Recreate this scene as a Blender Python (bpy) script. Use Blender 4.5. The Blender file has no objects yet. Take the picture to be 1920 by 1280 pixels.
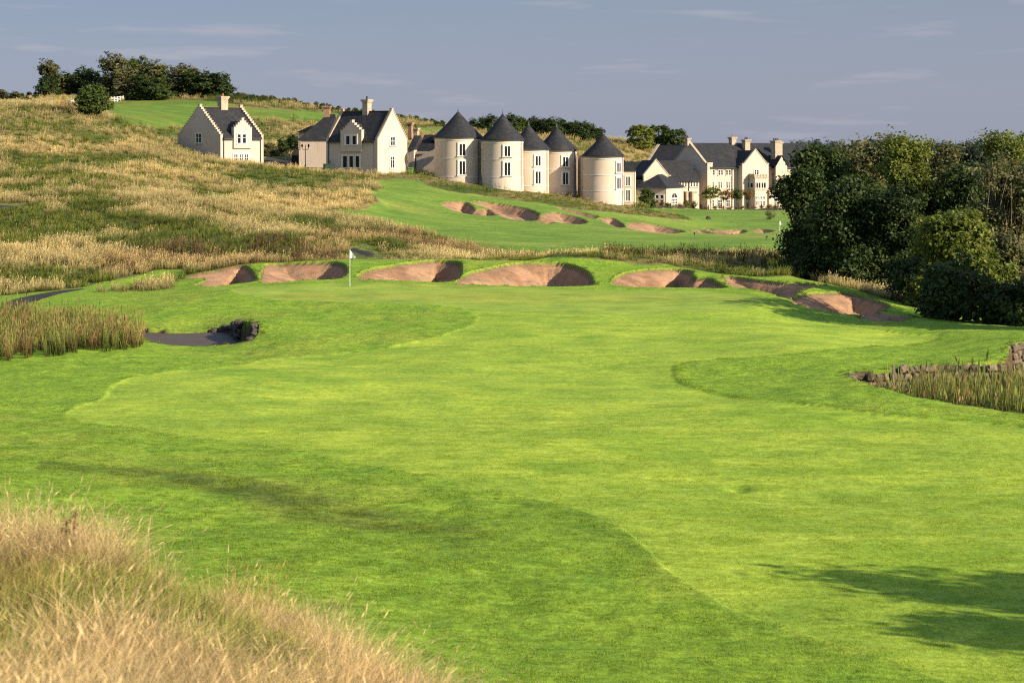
import bpy, bmesh, math, random
import numpy as np
from mathutils import Vector, Matrix

random.seed(7)
RNG = np.random.default_rng(7)
SC = bpy.context.scene
COL = SC.collection
R = math.radians

# ----------------------------------------------------------------- camera
EYE = 9.0                      # eye height above the putting green
LENS = 70.0
F = LENS / 36.0 * 1920.0       # focal length in pixels of the photograph
HOR = 285.0                    # horizon row in the photograph
cam = bpy.data.cameras.new('camera')
cam.lens = LENS
cam.sensor_width = 36.0
cam.shift_y = -(640.0 - HOR) / 1920.0
cam.clip_start = 0.5
cam.clip_end = 12000
cam.dof.use_dof = True
cam.dof.focus_distance = 150.0
cam.dof.aperture_fstop = 2.5
camo = bpy.data.objects.new('camera', cam)
camo.location = (0, 0, EYE)
camo.rotation_euler = (R(90), 0, 0)
COL.objects.link(camo)
SC.camera = camo

# ----------------------------------------------------------------- sun, sky, exposure
SUN_EL = R(25)
SUN_AZ = R(61)                 # to the right of straight-behind-the-camera
sdir = Vector((math.sin(SUN_AZ) * math.cos(SUN_EL), -math.cos(SUN_AZ) * math.cos(SUN_EL), math.sin(SUN_EL)))
sl = bpy.data.lights.new('sun', 'SUN')
sl.energy = 5.0
sl.angle = R(0.53)
sl.color = (1.0, 0.85, 0.65)
so = bpy.data.objects.new('sun', sl)
so.rotation_euler = sdir.to_track_quat('Z', 'Y').to_euler()
so.location = (60, -20, 60)
COL.objects.link(so)

w = bpy.data.worlds.new('World')
SC.world = w
w.use_nodes = True
nt = w.node_tree
nt.nodes.clear()
wo = nt.nodes.new('ShaderNodeOutputWorld')
bg = nt.nodes.new('ShaderNodeBackground')
bg.inputs['Strength'].default_value = 0.15
sky = nt.nodes.new('ShaderNodeTexSky')
sky.sky_type = 'NISHITA'
sky.sun_disc = False
sky.sun_elevation = SUN_EL
sky.sun_rotation = math.atan2(sdir.x, sdir.y)
sky.air_density = 1.0
sky.dust_density = 1.0
sky.ozone_density = 1.6
# thin even veil of grey rain cloud with a few soft streaks
tc = nt.nodes.new('ShaderNodeTexCoord')
mp = nt.nodes.new('ShaderNodeMapping')
mp.inputs['Scale'].default_value = (5.0, 5.0, 44.0)
n1 = nt.nodes.new('ShaderNodeTexNoise')
n1.inputs['Scale'].default_value = 2.2
n1.inputs['Detail'].default_value = 7
n1.inputs['Roughness'].default_value = 0.55
cr = nt.nodes.new('ShaderNodeMapRange')
cr.inputs['From Min'].default_value = 0.57
cr.inputs['From Max'].default_value = 0.80
cr.inputs['To Min'].default_value = 0.0
cr.inputs['To Max'].default_value = 0.68
mixv = nt.nodes.new('ShaderNodeMix')
mixv.data_type = 'RGBA'
mixv.inputs['Factor'].default_value = 0.82
mixv.inputs['B'].default_value = (0.88, 1.0, 1.45, 1)
mixc = nt.nodes.new('ShaderNodeMix')
mixc.data_type = 'RGBA'
mixc.inputs['B'].default_value = (1.80, 1.72, 1.92, 1)
sx = nt.nodes.new('ShaderNodeSeparateXYZ')
gr = nt.nodes.new('ShaderNodeMapRange')
gr.inputs['From Min'].default_value = -0.30
gr.inputs['From Max'].default_value = 0.45
veil = nt.nodes.new('ShaderNodeMix')
veil.data_type = 'RGBA'
veil.inputs['A'].default_value = (0.70, 0.90, 1.40, 1)
veil.inputs['B'].default_value = (0.80, 0.92, 1.22, 1)
L = nt.links.new
L(tc.outputs['Generated'], sx.inputs['Vector'])
L(sx.outputs['X'], gr.inputs['Value'])
L(gr.outputs['Result'], veil.inputs['Factor'])
# the cloud bank lies low over the land: paler and warmer at the horizon, slate above, thinning towards the open sky overhead
bank = nt.nodes.new('ShaderNodeMix')
bank.data_type = 'RGBA'
bank.inputs['A'].default_value = (0.98, 1.07, 1.44, 1)
up = nt.nodes.new('ShaderNodeMapRange')
up.inputs['From Min'].default_value = 0.0
up.inputs['From Max'].default_value = 0.085
L(sx.outputs['Z'], up.inputs['Value'])
L(up.outputs['Result'], bank.inputs['Factor'])
L(veil.outputs['Result'], bank.inputs['B'])
L(bank.outputs['Result'], mixv.inputs['B'])
thin = nt.nodes.new('ShaderNodeMapRange')
thin.inputs['From Min'].default_value = 0.12
thin.inputs['From Max'].default_value = 0.45
thin.inputs['To Min'].default_value = 0.93
thin.inputs['To Max'].default_value = 0.30
L(sx.outputs['Z'], thin.inputs['Value'])
L(thin.outputs['Result'], mixv.inputs['Factor'])
L(tc.outputs['Generated'], mp.inputs['Vector'])
L(mp.outputs['Vector'], n1.inputs['Vector'])
L(n1.outputs['Fac'], cr.inputs['Value'])
L(sky.outputs['Color'], mixv.inputs['A'])
L(mixv.outputs['Result'], mixc.inputs['A'])
L(cr.outputs['Result'], mixc.inputs['Factor'])
L(mixc.outputs['Result'], bg.inputs['Color'])
L(bg.outputs['Background'], wo.inputs['Surface'])

SC.view_settings.view_transform = 'Standard'
SC.view_settings.look = 'None'
SC.view_settings.gamma = 1.0
SC.view_settings.exposure = 0.98
SC.render.engine = 'CYCLES'
SC.cycles.use_denoising = False
SC.cycles.pixel_filter_type = 'BLACKMAN_HARRIS'
SC.cycles.filter_width = 1.15
SC.cycles.max_bounces = 6
SC.cycles.diffuse_bounces = 3
SC.cycles.transmission_bounces = 3
SC.cycles.transparent_max_bounces = 4

# ----------------------------------------------------------------- helpers: measuring
def P(px, py, Y):
    """point at distance Y seen at this pixel of the photograph"""
    return Vector(((px - 960.0) / F * Y, Y, EYE - (py - HOR) / F * Y))

def hash2(ix, iy, seed):
    h = (ix * 374761393 + iy * 668265263 + seed * 1274126177) & 0xFFFFFFFF
    h = ((h ^ (h >> 13)) * 1274126177) & 0xFFFFFFFF
    return ((h ^ (h >> 16)) & 0xFFFF) / 65535.0

def vnoise(x, y, seed=0):
    x0 = np.floor(x); y0 = np.floor(y)
    fx = x - x0; fy = y - y0
    ix = x0.astype(np.int64); iy = y0.astype(np.int64)
    ux = fx * fx * fx * (fx * (fx * 6 - 15) + 10); uy = fy * fy * fy * (fy * (fy * 6 - 15) + 10)
    a = hash2(ix, iy, seed); b = hash2(ix + 1, iy, seed)
    c = hash2(ix, iy + 1, seed); d = hash2(ix + 1, iy + 1, seed)
    return (a * (1 - ux) + b * ux) * (1 - uy) + (c * (1 - ux) + d * ux) * uy

def fbm(x, y, seed=0, octaves=3):
    s = 0; amp = 1.0; tot = 0
    for o in range(octaves):
        s = s + amp * vnoise(x * 2 ** o + 17.3 * o, y * 2 ** o - 9.1 * o, seed + o)
        tot += amp; amp *= 0.5
    return s / tot * 2 - 1

def sstep(a, b, x):
    t = np.clip((x - a) / (b - a), 0, 1)
    return t * t * (3 - 2 * t)

ORD = ['first', 'second', 'third', 'fourth', 'fifth', 'sixth', 'seventh', 'eighth', 'ninth', 'tenth', 'eleventh',
       'twelfth', 'thirteenth', 'fourteenth', 'fifteenth', 'sixteenth', 'seventeenth', 'eighteenth', 'nineteenth',
       'twentieth']
def ordn(i):
    return ORD[i] if i < 20 else 'twenty-' + ORD[i - 20]

# ----------------------------------------------------------------- helpers: objects
def tag(o, label=None, cat=None, group=None, kind=None):
    if label: o['label'] = label
    if cat: o['category'] = cat
    if group: o['group'] = group
    if kind: o['kind'] = kind
    return o

def empty(name, loc, rz=0.0):
    o = bpy.data.objects.new(name, None)
    o.location = loc
    o.rotation_euler = (0, 0, rz)
    o.empty_display_size = 0.5
    COL.objects.link(o)
    return o

def link_mesh(name, me, mat=None, parent=None):
    o = bpy.data.objects.new(name, me)
    if mat is not None and not me.materials:
        me.materials.append(mat)
    COL.objects.link(o)
    if parent is not None:
        o.parent = parent
    return o

class MB:
    """collects shapes and links them as ONE mesh object"""
    def __init__(self):
        self.v = []; self.f = []
    def poly(self, pts):
        n = len(self.v); self.v += [tuple(p) for p in pts]
        self.f.append(tuple(range(n, n + len(pts))))
    def box(self, x0, y0, z0, x1, y1, z1):
        n = len(self.v)
        self.v += [(x0, y0, z0), (x1, y0, z0), (x1, y1, z0), (x0, y1, z0), (x0, y0, z1), (x1, y0, z1), (x1, y1, z1), (x0, y1, z1)]
        for q in ((3, 2, 1, 0), (4, 5, 6, 7), (0, 1, 5, 4), (1, 2, 6, 5), (2, 3, 7, 6), (3, 0, 4, 7)):
            self.f.append(tuple(n + i for i in q))
    def obox(self, c, a, nrm, w, d, h):
        """box on a wall: c centre-bottom on the wall, a along, nrm outward; width w, out from 0 to d, height h"""
        c = Vector(c); a = Vector(a); nrm = Vector(nrm); z = Vector((0, 0, 1))
        d0, d1 = d
        n = len(self.v)
        for zz in (0, h):
            for s, dd in ((-1, d1), (1, d1), (1, d0), (-1, d0)):
                self.v.append(tuple(c + a * (s * w / 2) + nrm * dd + z * zz))
        for q in ((3, 2, 1, 0), (4, 5, 6, 7), (0, 1, 5, 4), (1, 2, 6, 5), (2, 3, 7, 6), (3, 0, 4, 7)):
            self.f.append(tuple(n + i for i in q))
    def extrude(self, pts, vec):
        n = len(self.v); m = len(pts); vec = Vector(vec)
        self.v += [tuple(p) for p in pts] + [tuple(Vector(p) + vec) for p in pts]
        self.f.append(tuple(n + i for i in reversed(range(m))))
        self.f.append(tuple(n + m + i for i in range(m)))
        for i in range(m):
            j = (i + 1) % m
            self.f.append((n + i, n + j, n + m + j, n + m + i))
    def tube(self, pts, radii, seg=7, cap=True):
        n = len(self.v); k = len(pts)
        for i, p in enumerate(pts):
            p = Vector(p)
            d = (Vector(pts[min(i + 1, k - 1)]) - Vector(pts[max(i - 1, 0)])).normalized()
            up = Vector((1, 0, 0)) if abs(d.x) < 0.8 else Vector((0, 1, 0))
            a = d.cross(up).normalized(); b = d.cross(a).normalized()
            for s in range(seg):
                t = 2 * math.pi * s / seg
                self.v.append(tuple(p + (a * math.cos(t) + b * math.sin(t)) * radii[i]))
        for i in range(k - 1):
            for s in range(seg):
                s2 = (s + 1) % seg
                self.f.append((n + i * seg + s, n + i * seg + s2, n + (i + 1) * seg + s2, n + (i + 1) * seg + s))
        if cap:
            self.f.append(tuple(n + s for s in range(seg)))
            self.f.append(tuple(n + (k - 1) * seg + s for s in reversed(range(seg))))
    def lathe(self, prof, c=(0, 0), seg=40):
        n = len(self.v); k = len(prof)
        for r, z in prof:
            for s in range(seg):
                t = 2 * math.pi * s / seg
                self.v.append((c[0] + r * math.cos(t), c[1] + r * math.sin(t), z))
        for i in range(k - 1):
            for s in range(seg):
                s2 = (s + 1) % seg
                self.f.append((n + i * seg + s, n + i * seg + s2, n + (i + 1) * seg + s2, n + (i + 1) * seg + s))
        self.f.append(tuple(n + s for s in reversed(range(seg))))
        self.f.append(tuple(n + (k - 1) * seg + s for s in range(seg)))
    def mesh(self, name, smooth=False, fix=True):
        me = bpy.data.meshes.new(name)
        me.from_pydata(self.v, [], self.f)
        if fix:
            bm = bmesh.new(); bm.from_mesh(me)
            bmesh.ops.recalc_face_normals(bm, faces=bm.faces)
            bm.to_mesh(me); bm.free()
        if smooth:
            for p in me.polygons: p.use_smooth = True
            me.set_sharp_from_angle(angle=R(35))
        return me
    def build(self, name, mat, parent=None, smooth=False):
        return link_mesh(name, self.mesh(name, smooth), mat, parent)

def np_mesh(name, v, f, mat=None, attrs=None):
    """fast mesh from numpy arrays (f: n x k)"""
    me = bpy.data.meshes.new(name)
    v = np.asarray(v, np.float32); f = np.asarray(f, np.int32)
    k = f.shape[1]
    me.vertices.add(len(v)); me.vertices.foreach_set('co', v.ravel())
    me.loops.add(f.size); me.loops.foreach_set('vertex_index', f.ravel())
    me.polygons.add(len(f))
    me.polygons.foreach_set('loop_start', np.arange(len(f), dtype=np.int32) * k)
    me.update(calc_edges=True)
    if mat is not None: me.materials.append(mat)
    return me

# ----------------------------------------------------------------- helpers: materials
def new_mat(name):
    m = bpy.data.materials.new(name); m.use_nodes = True
    t = m.node_tree
    b = t.nodes['Principled BSDF']
    b.inputs['Specular IOR Level'].default_value = 0.25
    return m, t, b

def noise_node(t, scale, detail=4, rough=0.55, vec=None, dims=None):
    n = t.nodes.new('ShaderNodeTexNoise')
    n.inputs['Scale'].default_value = scale
    n.inputs['Detail'].default_value = detail
    n.inputs['Roughness'].default_value = rough
    if vec is not None: t.links.new(vec, n.inputs['Vector'])
    return n

def ramp(t, fac, stops):
    r = t.nodes.new('ShaderNodeValToRGB')
    e = r.color_ramp.elements
    e[0].position = stops[0][0]; e[0].color = (*stops[0][1], 1)
    e[1].position = stops[-1][0]; e[1].color = (*stops[-1][1], 1)
    for p, c in stops[1:-1]:
        q = e.new(p); q.color = (*c, 1)
    t.links.new(fac, r.inputs['Fac'])
    return r

def mixn(t, a, b, fac, mode='MIX'):
    m = t.nodes.new('ShaderNodeMix'); m.data_type = 'RGBA'; m.blend_type = mode
    for sock, val in (('A', a), ('B', b), ('Factor', fac)):
        if isinstance(val, (tuple, list)): m.inputs[sock].default_value = (*val, 1)
        elif isinstance(val, (int, float)): m.inputs[sock].default_value = val
        else: t.links.new(val, m.inputs[sock])
    return m.outputs['Result']

def plain(name, col, rough=0.6, var=0.15, scale=3.0, metal=0.0, spec=0.25):
    m, t, b = new_mat(name)
    g = t.nodes.new('ShaderNodeNewGeometry')
    n = noise_node(t, scale, 5, 0.6, g.outputs['Position'])
    c0 = tuple(c * (1 - var) for c in col); c1 = tuple(min(1, c * (1 + var)) for c in col)
    r = ramp(t, n.outputs['Fac'], [(0.3, c0), (0.7, c1)])
    t.links.new(r.outputs['Color'], b.inputs['Base Color'])
    b.inputs['Roughness'].default_value = rough
    b.inputs['Metallic'].default_value = metal
    b.inputs['Specular IOR Level'].default_value = spec
    return m

def mat_harl():
    """cream roughcast with rain streaks and stains"""
    m, t, b = new_mat('cream_roughcast')
    g = t.nodes.new('ShaderNodeNewGeometry')
    n = noise_node(t, 0.35, 5, 0.6, g.outputs['Position'])
    mp = t.nodes.new('ShaderNodeMapping'); mp.inputs['Scale'].default_value = (1.6, 1.6, 0.12)
    t.links.new(g.outputs['Position'], mp.inputs['Vector'])
    s = noise_node(t, 1.3, 4, 0.6, mp.outputs['Vector'])
    base = ramp(t, n.outputs['Fac'], [(0.3, (0.470, 0.385, 0.296)), (0.7, (0.530, 0.440, 0.345))])
    st = ramp(t, s.outputs['Fac'], [(0.60, (1, 1, 1)), (0.78, (0.82, 0.73, 0.64))])
    col = mixn(t, base.outputs['Color'], st.outputs['Color'], 1.0, 'MULTIPLY')
    t.links.new(col, b.inputs['Base Color'])
    b.inputs['Roughness'].default_value = 0.9
    bn = noise_node(t, 14, 3, 0.6, g.outputs['Position'])
    bp = t.nodes.new('ShaderNodeBump'); bp.inputs['Strength'].default_value = 0.25; bp.inputs['Distance'].default_value = 0.012
    t.links.new(bn.outputs['Fac'], bp.inputs['Height']); t.links.new(bp.outputs['Normal'], b.inputs['Normal'])
    return m

def mat_slate():
    m, t, b = new_mat('slate')
    g = t.nodes.new('ShaderNodeNewGeometry')
    mp = t.nodes.new('ShaderNodeMapping'); mp.inputs['Scale'].default_value = (1, 1, 1.6)
    t.links.new(g.outputs['Position'], mp.inputs['Vector'])
    v = t.nodes.new('ShaderNodeTexVoronoi'); v.inputs['Scale'].default_value = 2.6
    t.links.new(mp.outputs['Vector'], v.inputs['Vector'])
    n = noise_node(t, 0.5, 5, 0.65, g.outputs['Position'])
    a = ramp(t, v.outputs['Color'], [(0.2, (0.011, 0.012, 0.015)), (0.8, (0.029, 0.030, 0.033))])
    l = ramp(t, n.outputs['Fac'], [(0.55, (0.015, 0.016, 0.018)), (0.78, (0.070, 0.058, 0.038))])
    col = mixn(t, a.outputs['Color'], l.outputs['Color'], 0.45)
    t.links.new(col, b.inputs['Base Color'])
    b.inputs['Roughness'].default_value = 0.75
    wv = t.nodes.new('ShaderNodeTexWave'); wv.bands_direction = 'Z'; wv.wave_profile = 'SAW'
    wv.inputs['Scale'].default_value = 1.3; wv.inputs['Distortion'].default_value = 0.6
    t.links.new(g.outputs['Position'], wv.inputs['Vector'])
    bp = t.nodes.new('ShaderNodeBump'); bp.inputs['Strength'].default_value = 0.5; bp.inputs['Distance'].default_value = 0.05
    t.links.new(wv.outputs['Fac'], bp.inputs['Height']); t.links.new(bp.outputs['Normal'], b.inputs['Normal'])
    return m

def mat_leaf(name, lo, hi, transl=0.30, rough=0.6):
    m = bpy.data.materials.new(name); m.use_nodes = True
    t = m.node_tree; t.nodes.clear()
    out = t.nodes.new('ShaderNodeOutputMaterial')
    g = t.nodes.new('ShaderNodeNewGeometry')
    n = noise_node(t, 0.45, 2, 0.5, g.outputs['Position'])
    oi = t.nodes.new('ShaderNodeObjectInfo')
    ad = t.nodes.new('ShaderNodeMath'); ad.operation = 'MULTIPLY_ADD'
    ad.inputs[1].default_value = 0.55
    t.links.new(g.outputs['Random Per Island'], ad.inputs[0]); t.links.new(n.outputs['Fac'], ad.inputs[2])
    ad2 = t.nodes.new('ShaderNodeMath'); ad2.operation = 'MULTIPLY_ADD'; ad2.inputs[1].default_value = 0.35
    t.links.new(oi.outputs['Random'], ad2.inputs[0]); t.links.new(ad.outputs[0], ad2.inputs[2])
    r = ramp(t, ad2.outputs[0], [(0.4, lo), (1.25, hi)])
    r.color_ramp.elements[1].position = 1.0
    b = t.nodes.new('ShaderNodeBsdfPrincipled'); b.inputs['Roughness'].default_value = rough
    b.inputs['Specular IOR Level'].default_value = 0.2
    tr = t.nodes.new('ShaderNodeBsdfTranslucent')
    mx = t.nodes.new('ShaderNodeMixShader'); mx.inputs[0].default_value = transl
    t.links.new(r.outputs['Color'], b.inputs['Base Color']); t.links.new(r.outputs['Color'], tr.inputs['Color'])
    t.links.new(b.outputs[0], mx.inputs[1]); t.links.new(tr.outputs[0], mx.inputs[2]); t.links.new(mx.outputs[0], out.inputs['Surface'])
    return m

def mat_blade(name, root, tip, transl=0.3):
    """grass blade: colour by height inside the tuft, tinted per tuft"""
    m = bpy.data.materials.new(name); m.use_nodes = True
    t = m.node_tree; t.nodes.clear()
    out = t.nodes.new('ShaderNodeOutputMaterial')
    at = t.nodes.new('ShaderNodeAttribute'); at.attribute_name = 'along'
    g = t.nodes.new('ShaderNodeNewGeometry')
    ti = t.nodes.new('ShaderNodeAttribute'); ti.attribute_type = 'INSTANCER'; ti.attribute_name = 'tint'
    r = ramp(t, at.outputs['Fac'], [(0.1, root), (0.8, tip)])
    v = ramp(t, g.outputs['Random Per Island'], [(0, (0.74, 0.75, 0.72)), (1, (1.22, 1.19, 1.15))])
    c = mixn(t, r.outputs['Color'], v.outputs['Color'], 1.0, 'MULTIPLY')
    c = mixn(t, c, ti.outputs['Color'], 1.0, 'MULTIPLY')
    b = t.nodes.new('ShaderNodeBsdfDiffuse')
    tr = t.nodes.new('ShaderNodeBsdfTranslucent')
    mx = t.nodes.new('ShaderNodeMixShader'); mx.inputs[0].default_value = transl
    t.links.new(c, b.inputs['Color']); t.links.new(c, tr.inputs['Color'])
    t.links.new(b.outputs[0], mx.inputs[1]); t.links.new(tr.outputs[0], mx.inputs[2]); t.links.new(mx.outputs[0], out.inputs['Surface'])
    return m

def mat_ground(name, fine, patch, bump, bscale, rough=0.9, amp=0.35):
    """ground whose colour comes from the 'Col' attribute of the land, plus grain and fine relief"""
    m, t, b = new_mat(name)
    g = t.nodes.new('ShaderNodeNewGeometry')
    at = t.nodes.new('ShaderNodeAttribute'); at.attribute_name = 'Col'
    n1 = noise_node(t, fine, 6, 0.78, g.outputs['Position'])
    n2 = noise_node(t, patch, 4, 0.6, g.outputs['Position'])
    r1 = ramp(t, n1.outputs['Fac'], [(0.28, (1 - amp,) * 3), (0.72, (1 + amp,) * 3)])
    r2 = ramp(t, n2.outputs['Fac'], [(0.3, (0.74, 0.82, 0.82)), (0.7, (1.28, 1.17, 1.15))])
    mpx = t.nodes.new('ShaderNodeMapping'); mpx.inputs['Scale'].default_value = (0.30, 1.0, 1.0); mpx.inputs['Rotation'].default_value = (0, 0, 0.12)
    t.links.new(g.outputs['Position'], mpx.inputs['Vector'])
    n3 = noise_node(t, patch * 5, 4, 0.7, mpx.outputs['Vector'])
    r3 = ramp(t, n3.outputs['Fac'], [(0.32, (0.78, 0.84, 0.8)), (0.68, (1.22, 1.16, 1.2))])
    c = mixn(t, at.outputs['Color'], r1.outputs['Color'], 1.0, 'MULTIPLY')
    c = mixn(t, c, r2.outputs['Color'], 1.0, 'MULTIPLY')
    c = mixn(t, c, r3.outputs['Color'], 1.0, 'MULTIPLY')
    t.links.new(c, b.inputs['Base Color'])
    b.inputs['Roughness'].default_value = rough
    b.inputs['Specular IOR Level'].default_value = 0.08
    bn = noise_node(t, bscale, 6, 0.75, g.outputs['Position'])
    bp = t.nodes.new('ShaderNodeBump'); bp.inputs['Strength'].default_value = 1.0; bp.inputs['Distance'].default_value = bump
    t.links.new(bn.outputs['Fac'], bp.inputs['Height']); t.links.new(bp.outputs['Normal'], b.inputs['Normal'])
    return m

# ================================================================= THE LAND
# control points: (column, row, distance)
CP = [
 # mound the photographer stands on (front left)
 (-700,1380,16),(0,1280,20),(300,1290,22),(520,1310,24),(-500,1020,29),(0,1022,29),(150,1040,28.5),(300,1088,28),(430,1170,28),(600,1262,28),(750,1345,28),
 (960,1500,24),(1920,1560,24),(2600,1560,24),(960,1560,10),(-600,1500,10),(2400,1600,10),
 (-500,1060,37),(0,1075,37),(300,1120,37),(150,1100,37),
 # first fairway
 (640,1195,38.5),(960,1280,36),(1400,1280,36),(1920,1280,36),(2700,1280,36),(650,1100,43),(1200,1100,44),(1920,1100,44),(2700,1100,44),
 (300,1005,48.5),(0,945,51),(-500,945,51),(600,1000,49),(960,1000,49.5),(1500,1000,50),(1920,1000,50),(2600,1000,50),
 (0,880,58),(300,880,59),(600,880,60),(960,880,60),(1500,880,60.5),(1920,880,61),(2600,870,62),(-500,880,58),
 (0,790,69),(300,790,70),(650,790,70),(960,790,70),(1400,800,69),(1750,810,67.5),(1920,830,65.5),(2500,830,66),
 (0,690,86),(200,690,85),(450,690,85),(700,690,86),(960,700,84),(1262,700,84),(1400,690,85),(-500,690,86),
 (960,640,95),(750,630,98),(1250,640,95),(1500,645,92),
 (890,597,107),(780,575,113),(640,568,115.5),(520,563,117.5),(430,548,121),(560,532,126.5),(700,528,128),(900,531,127.5),(1110,539,125),(1290,541,124.5),
 (960,582,111.5),(1200,585,110.5),(1450,560,117),(1400,552,120),(1150,560,118),(1700,622,103),(1800,621,101),(1880,627,97),
 (1900,641,90),(1990,640,90),(2500,640,92),(1740,645,97),(1600,650,93),(1890,672,84.5),(1590,700,81.5),(1760,692,83),(1660,700,82),(2000,690,84),
 (1500,765,73),(1700,747,75),(1800,765,73.5),(1920,782,71.5),(2500,800,72),
 (1600,612,106),(1500,592,111.5),
 # left: burn, semi rough
 (640,612,103),(560,600,107),(464,606,100.5),(487,622,98.3),(470,645,96.5),(366,631,106),(420,618,103.5),(400,650,97.5),(330,647,98),(270,637,101),(250,618,107.5),(348,627,106),(200,600,112),
 (0,680,88),(130,672,89),(260,655,92),(0,620,104),(0,580,118),(-500,600,116),(70,577,121),(300,560,122),(150,575,119.5),(330,538,130),(230,555,126),(420,565,117),(330,590,112),
 (140,545,130),(30,560,127),(-400,560,128),
 # behind the green: lips and bunker bank
 (345,517,137),(480,498,140),(640,484,143),(760,486,143),(860,487,142),(1000,487,143),(1110,498,140),(1250,501,141),(1350,515,136),(1540,529,134),(1480,520,140),
 (490,529,131.5),(650,524,131),(670,524,131),(860,530,130),(1110,537,128),(1150,536,128),(1340,541,127),(1500,566,119),(1620,592,114),(1690,602,111),(1590,548,128),(1670,575,122),(1720,600,112),
 # strip of long grass behind, then a hidden dip
 (640,473,152),(760,476,152),(900,477,152),(1000,480,152),(1100,480,152),(1200,488,151),(1350,497,150),(1480,508,150),
 (1000,500,172),(1200,503,172),(1400,503,172),(850,485,172),
 # ground under the right hand trees
 (1560,545,150),(1700,565,140),(1850,600,122),(1920,612,116),(2100,620,116),(2600,620,118),(1700,560,165),(1920,560,165),(2500,560,165),(1920,612,108),(2100,628,104),
 # left hill
 (0,545,136),(-500,545,136),(0,500,148),(150,500,148),(300,510,143),(0,465,162),(200,465,161),(350,470,158),(500,478,154),(-500,460,162),
 (0,430,174),(200,430,175),(350,430,177),(500,440,172),(600,455,165),(700,465,160),(0,385,194),(200,385,196),(400,392,200),(520,405,202),(620,415,215),(-500,380,194),
 (0,340,215),(200,340,220),(370,365,226),(500,372,232),(620,392,231),(0,300,236),(200,305,245),(360,330,250),(500,340,258),(640,352,260),(700,390,245),(-500,290,236),
 (0,250,262),(130,255,266),(250,275,272),(350,296,276),(420,304,280),(500,312,284),(600,321,288),(690,331,292),(0,207,290),(100,205,290),(180,215,288),(250,245,292),(320,272,298),(-500,190,290),
 # shelf the houses stand on
 (400,300,305),(500,304,325),(560,300,335),(600,316,310),(680,323,303),(765,326,300),(860,340,302),(945,353,300),(1058,366,308),(1135,382,303),(1190,386,312),(700,312,335),(900,325,335),(1100,358,335),
 # mid fairway
 (720,345,285),(765,340,288),(840,362,282),(900,372,281),(1000,388,276),(1100,402,275),(1200,412,278),
 (850,390,262),(1000,408,258),(1100,420,258),(1280,437,258),(760,400,246),(700,415,225),(760,435,216),(900,445,214),(1000,450,214),(1150,455,214),(1300,458,215),(1480,455,215),
 (820,448,204),(900,459,198),(1000,466,194),(1150,468,194),(1300,474,196),(1480,478,198),(1920,470,200),(2600,470,200),
 (1330,432,282),(1430,433,284),(1480,440,270),(1350,412,325),(1470,412,325),(1250,400,345),(1260,391,380),(1400,391,395),(1480,391,395),(1920,380,400),(1210,390,372),(1245,391.5,362),(1300,393,355),(1360,394,358),(1300,391,420),(1480,388,430),(2600,380,400),
 # meadow and skyline ridge
 (215,218,330),(330,243,335),(450,260,362),(560,262,368),(300,212,385),(430,225,385),(550,235,390),(700,262,380),(820,290,370),(300,186,440),(200,190,432),(430,186,440),(520,192,440),(600,205,440),(700,218,440),(790,230,440),(840,238,445),
 (60,200,380),(0,197,420),(-500,185,420),(140,193,400),(100,182,450),(250,179,455),(400,180,455),
 (900,247,450),(1000,250,450),(1130,262,450),(1200,275,455),(1300,296,455),(1480,330,460),(1000,290,395),(1150,318,400),(1300,370,420),
 (0,200,520),(300,192,520),(600,222,520),(850,255,520),(1200,292,540),(1480,320,540),(1920,330,540),(2600,330,540),(0,230,700),(600,255,700),(1200,305,700),(1920,320,700),(-500,220,700),(2600,320,700),(1920,350,450),(2600,350,450),
]
cp = np.array(CP, float)
cu = (cp[:, 0] - 960) / F
cv = np.log(cp[:, 2])
cz = -(cp[:, 1] - HOR) / F * cp[:, 2]
KU = 2.2; C2 = 0.03 ** 2
A_u = cu * KU
def kern(d2): return np.sqrt(d2 + C2)
N = len(cp)
G = -kern((A_u[:, None] - A_u[None]) ** 2 + (cv[:, None] - cv[None]) ** 2)
Pm = np.stack([np.ones(N), A_u, cv], 1)
M = np.zeros((N + 3, N + 3)); M[:N, :N] = G + 0.003 * np.eye(N); M[:N, N:] = Pm; M[N:, :N] = Pm.T
sol = np.linalg.solve(M, np.concatenate([cz, np.zeros(3)]))
def base_z(X, Y):
    """smooth land, relative to the eye"""
    sh = np.shape(X)
    u = (np.ravel(X) / np.ravel(Y)) * KU; v = np.log(np.ravel(Y))
    out = np.empty(len(u))
    for i in range(0, len(u), 40000):
        uu = u[i:i + 40000, None]; vv = v[i:i + 40000, None]
        K = -kern((uu - A_u[None]) ** 2 + (vv - cv[None]) ** 2)
        out[i:i + 40000] = K @ sol[:N] + sol[N] + sol[N + 1] * uu[:, 0] + sol[N + 2] * vv[:, 0]
    return out.reshape(sh)

# ----- the sheet: fine where the place is looked at, coarse beyond
def ladder():
    y = [10.0]
    def run(to, step=None, ratio=None):
        while y[-1] < to: y.append(y[-1] + (step if step else y[-1] * ratio))
    run(24, step=0.16); run(60, ratio=0.0048); run(122, ratio=0.0042); run(152, step=0.165); run(236, ratio=0.0062); run(302, step=0.40); run(720, ratio=0.012)
    return np.array(y)
YR = ladder()
pxs = np.concatenate([np.linspace(-2600, -140, 42)[:-1], np.arange(-140, 2061, 3.3), np.linspace(2060, 4600, 44)[1:]])
UC = (pxs - 960) / F
GX = UC[None, :] * YR[:, None]
GY = np.repeat(YR[:, None], len(UC), 1)
nr, nc = GX.shape
gu = np.ravel(GX); gv = np.ravel(GY)
BZ = base_z(GX, GY)
PXm = np.repeat(pxs[None], nr, 0)
PYm = HOR - BZ / GY * F

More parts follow.
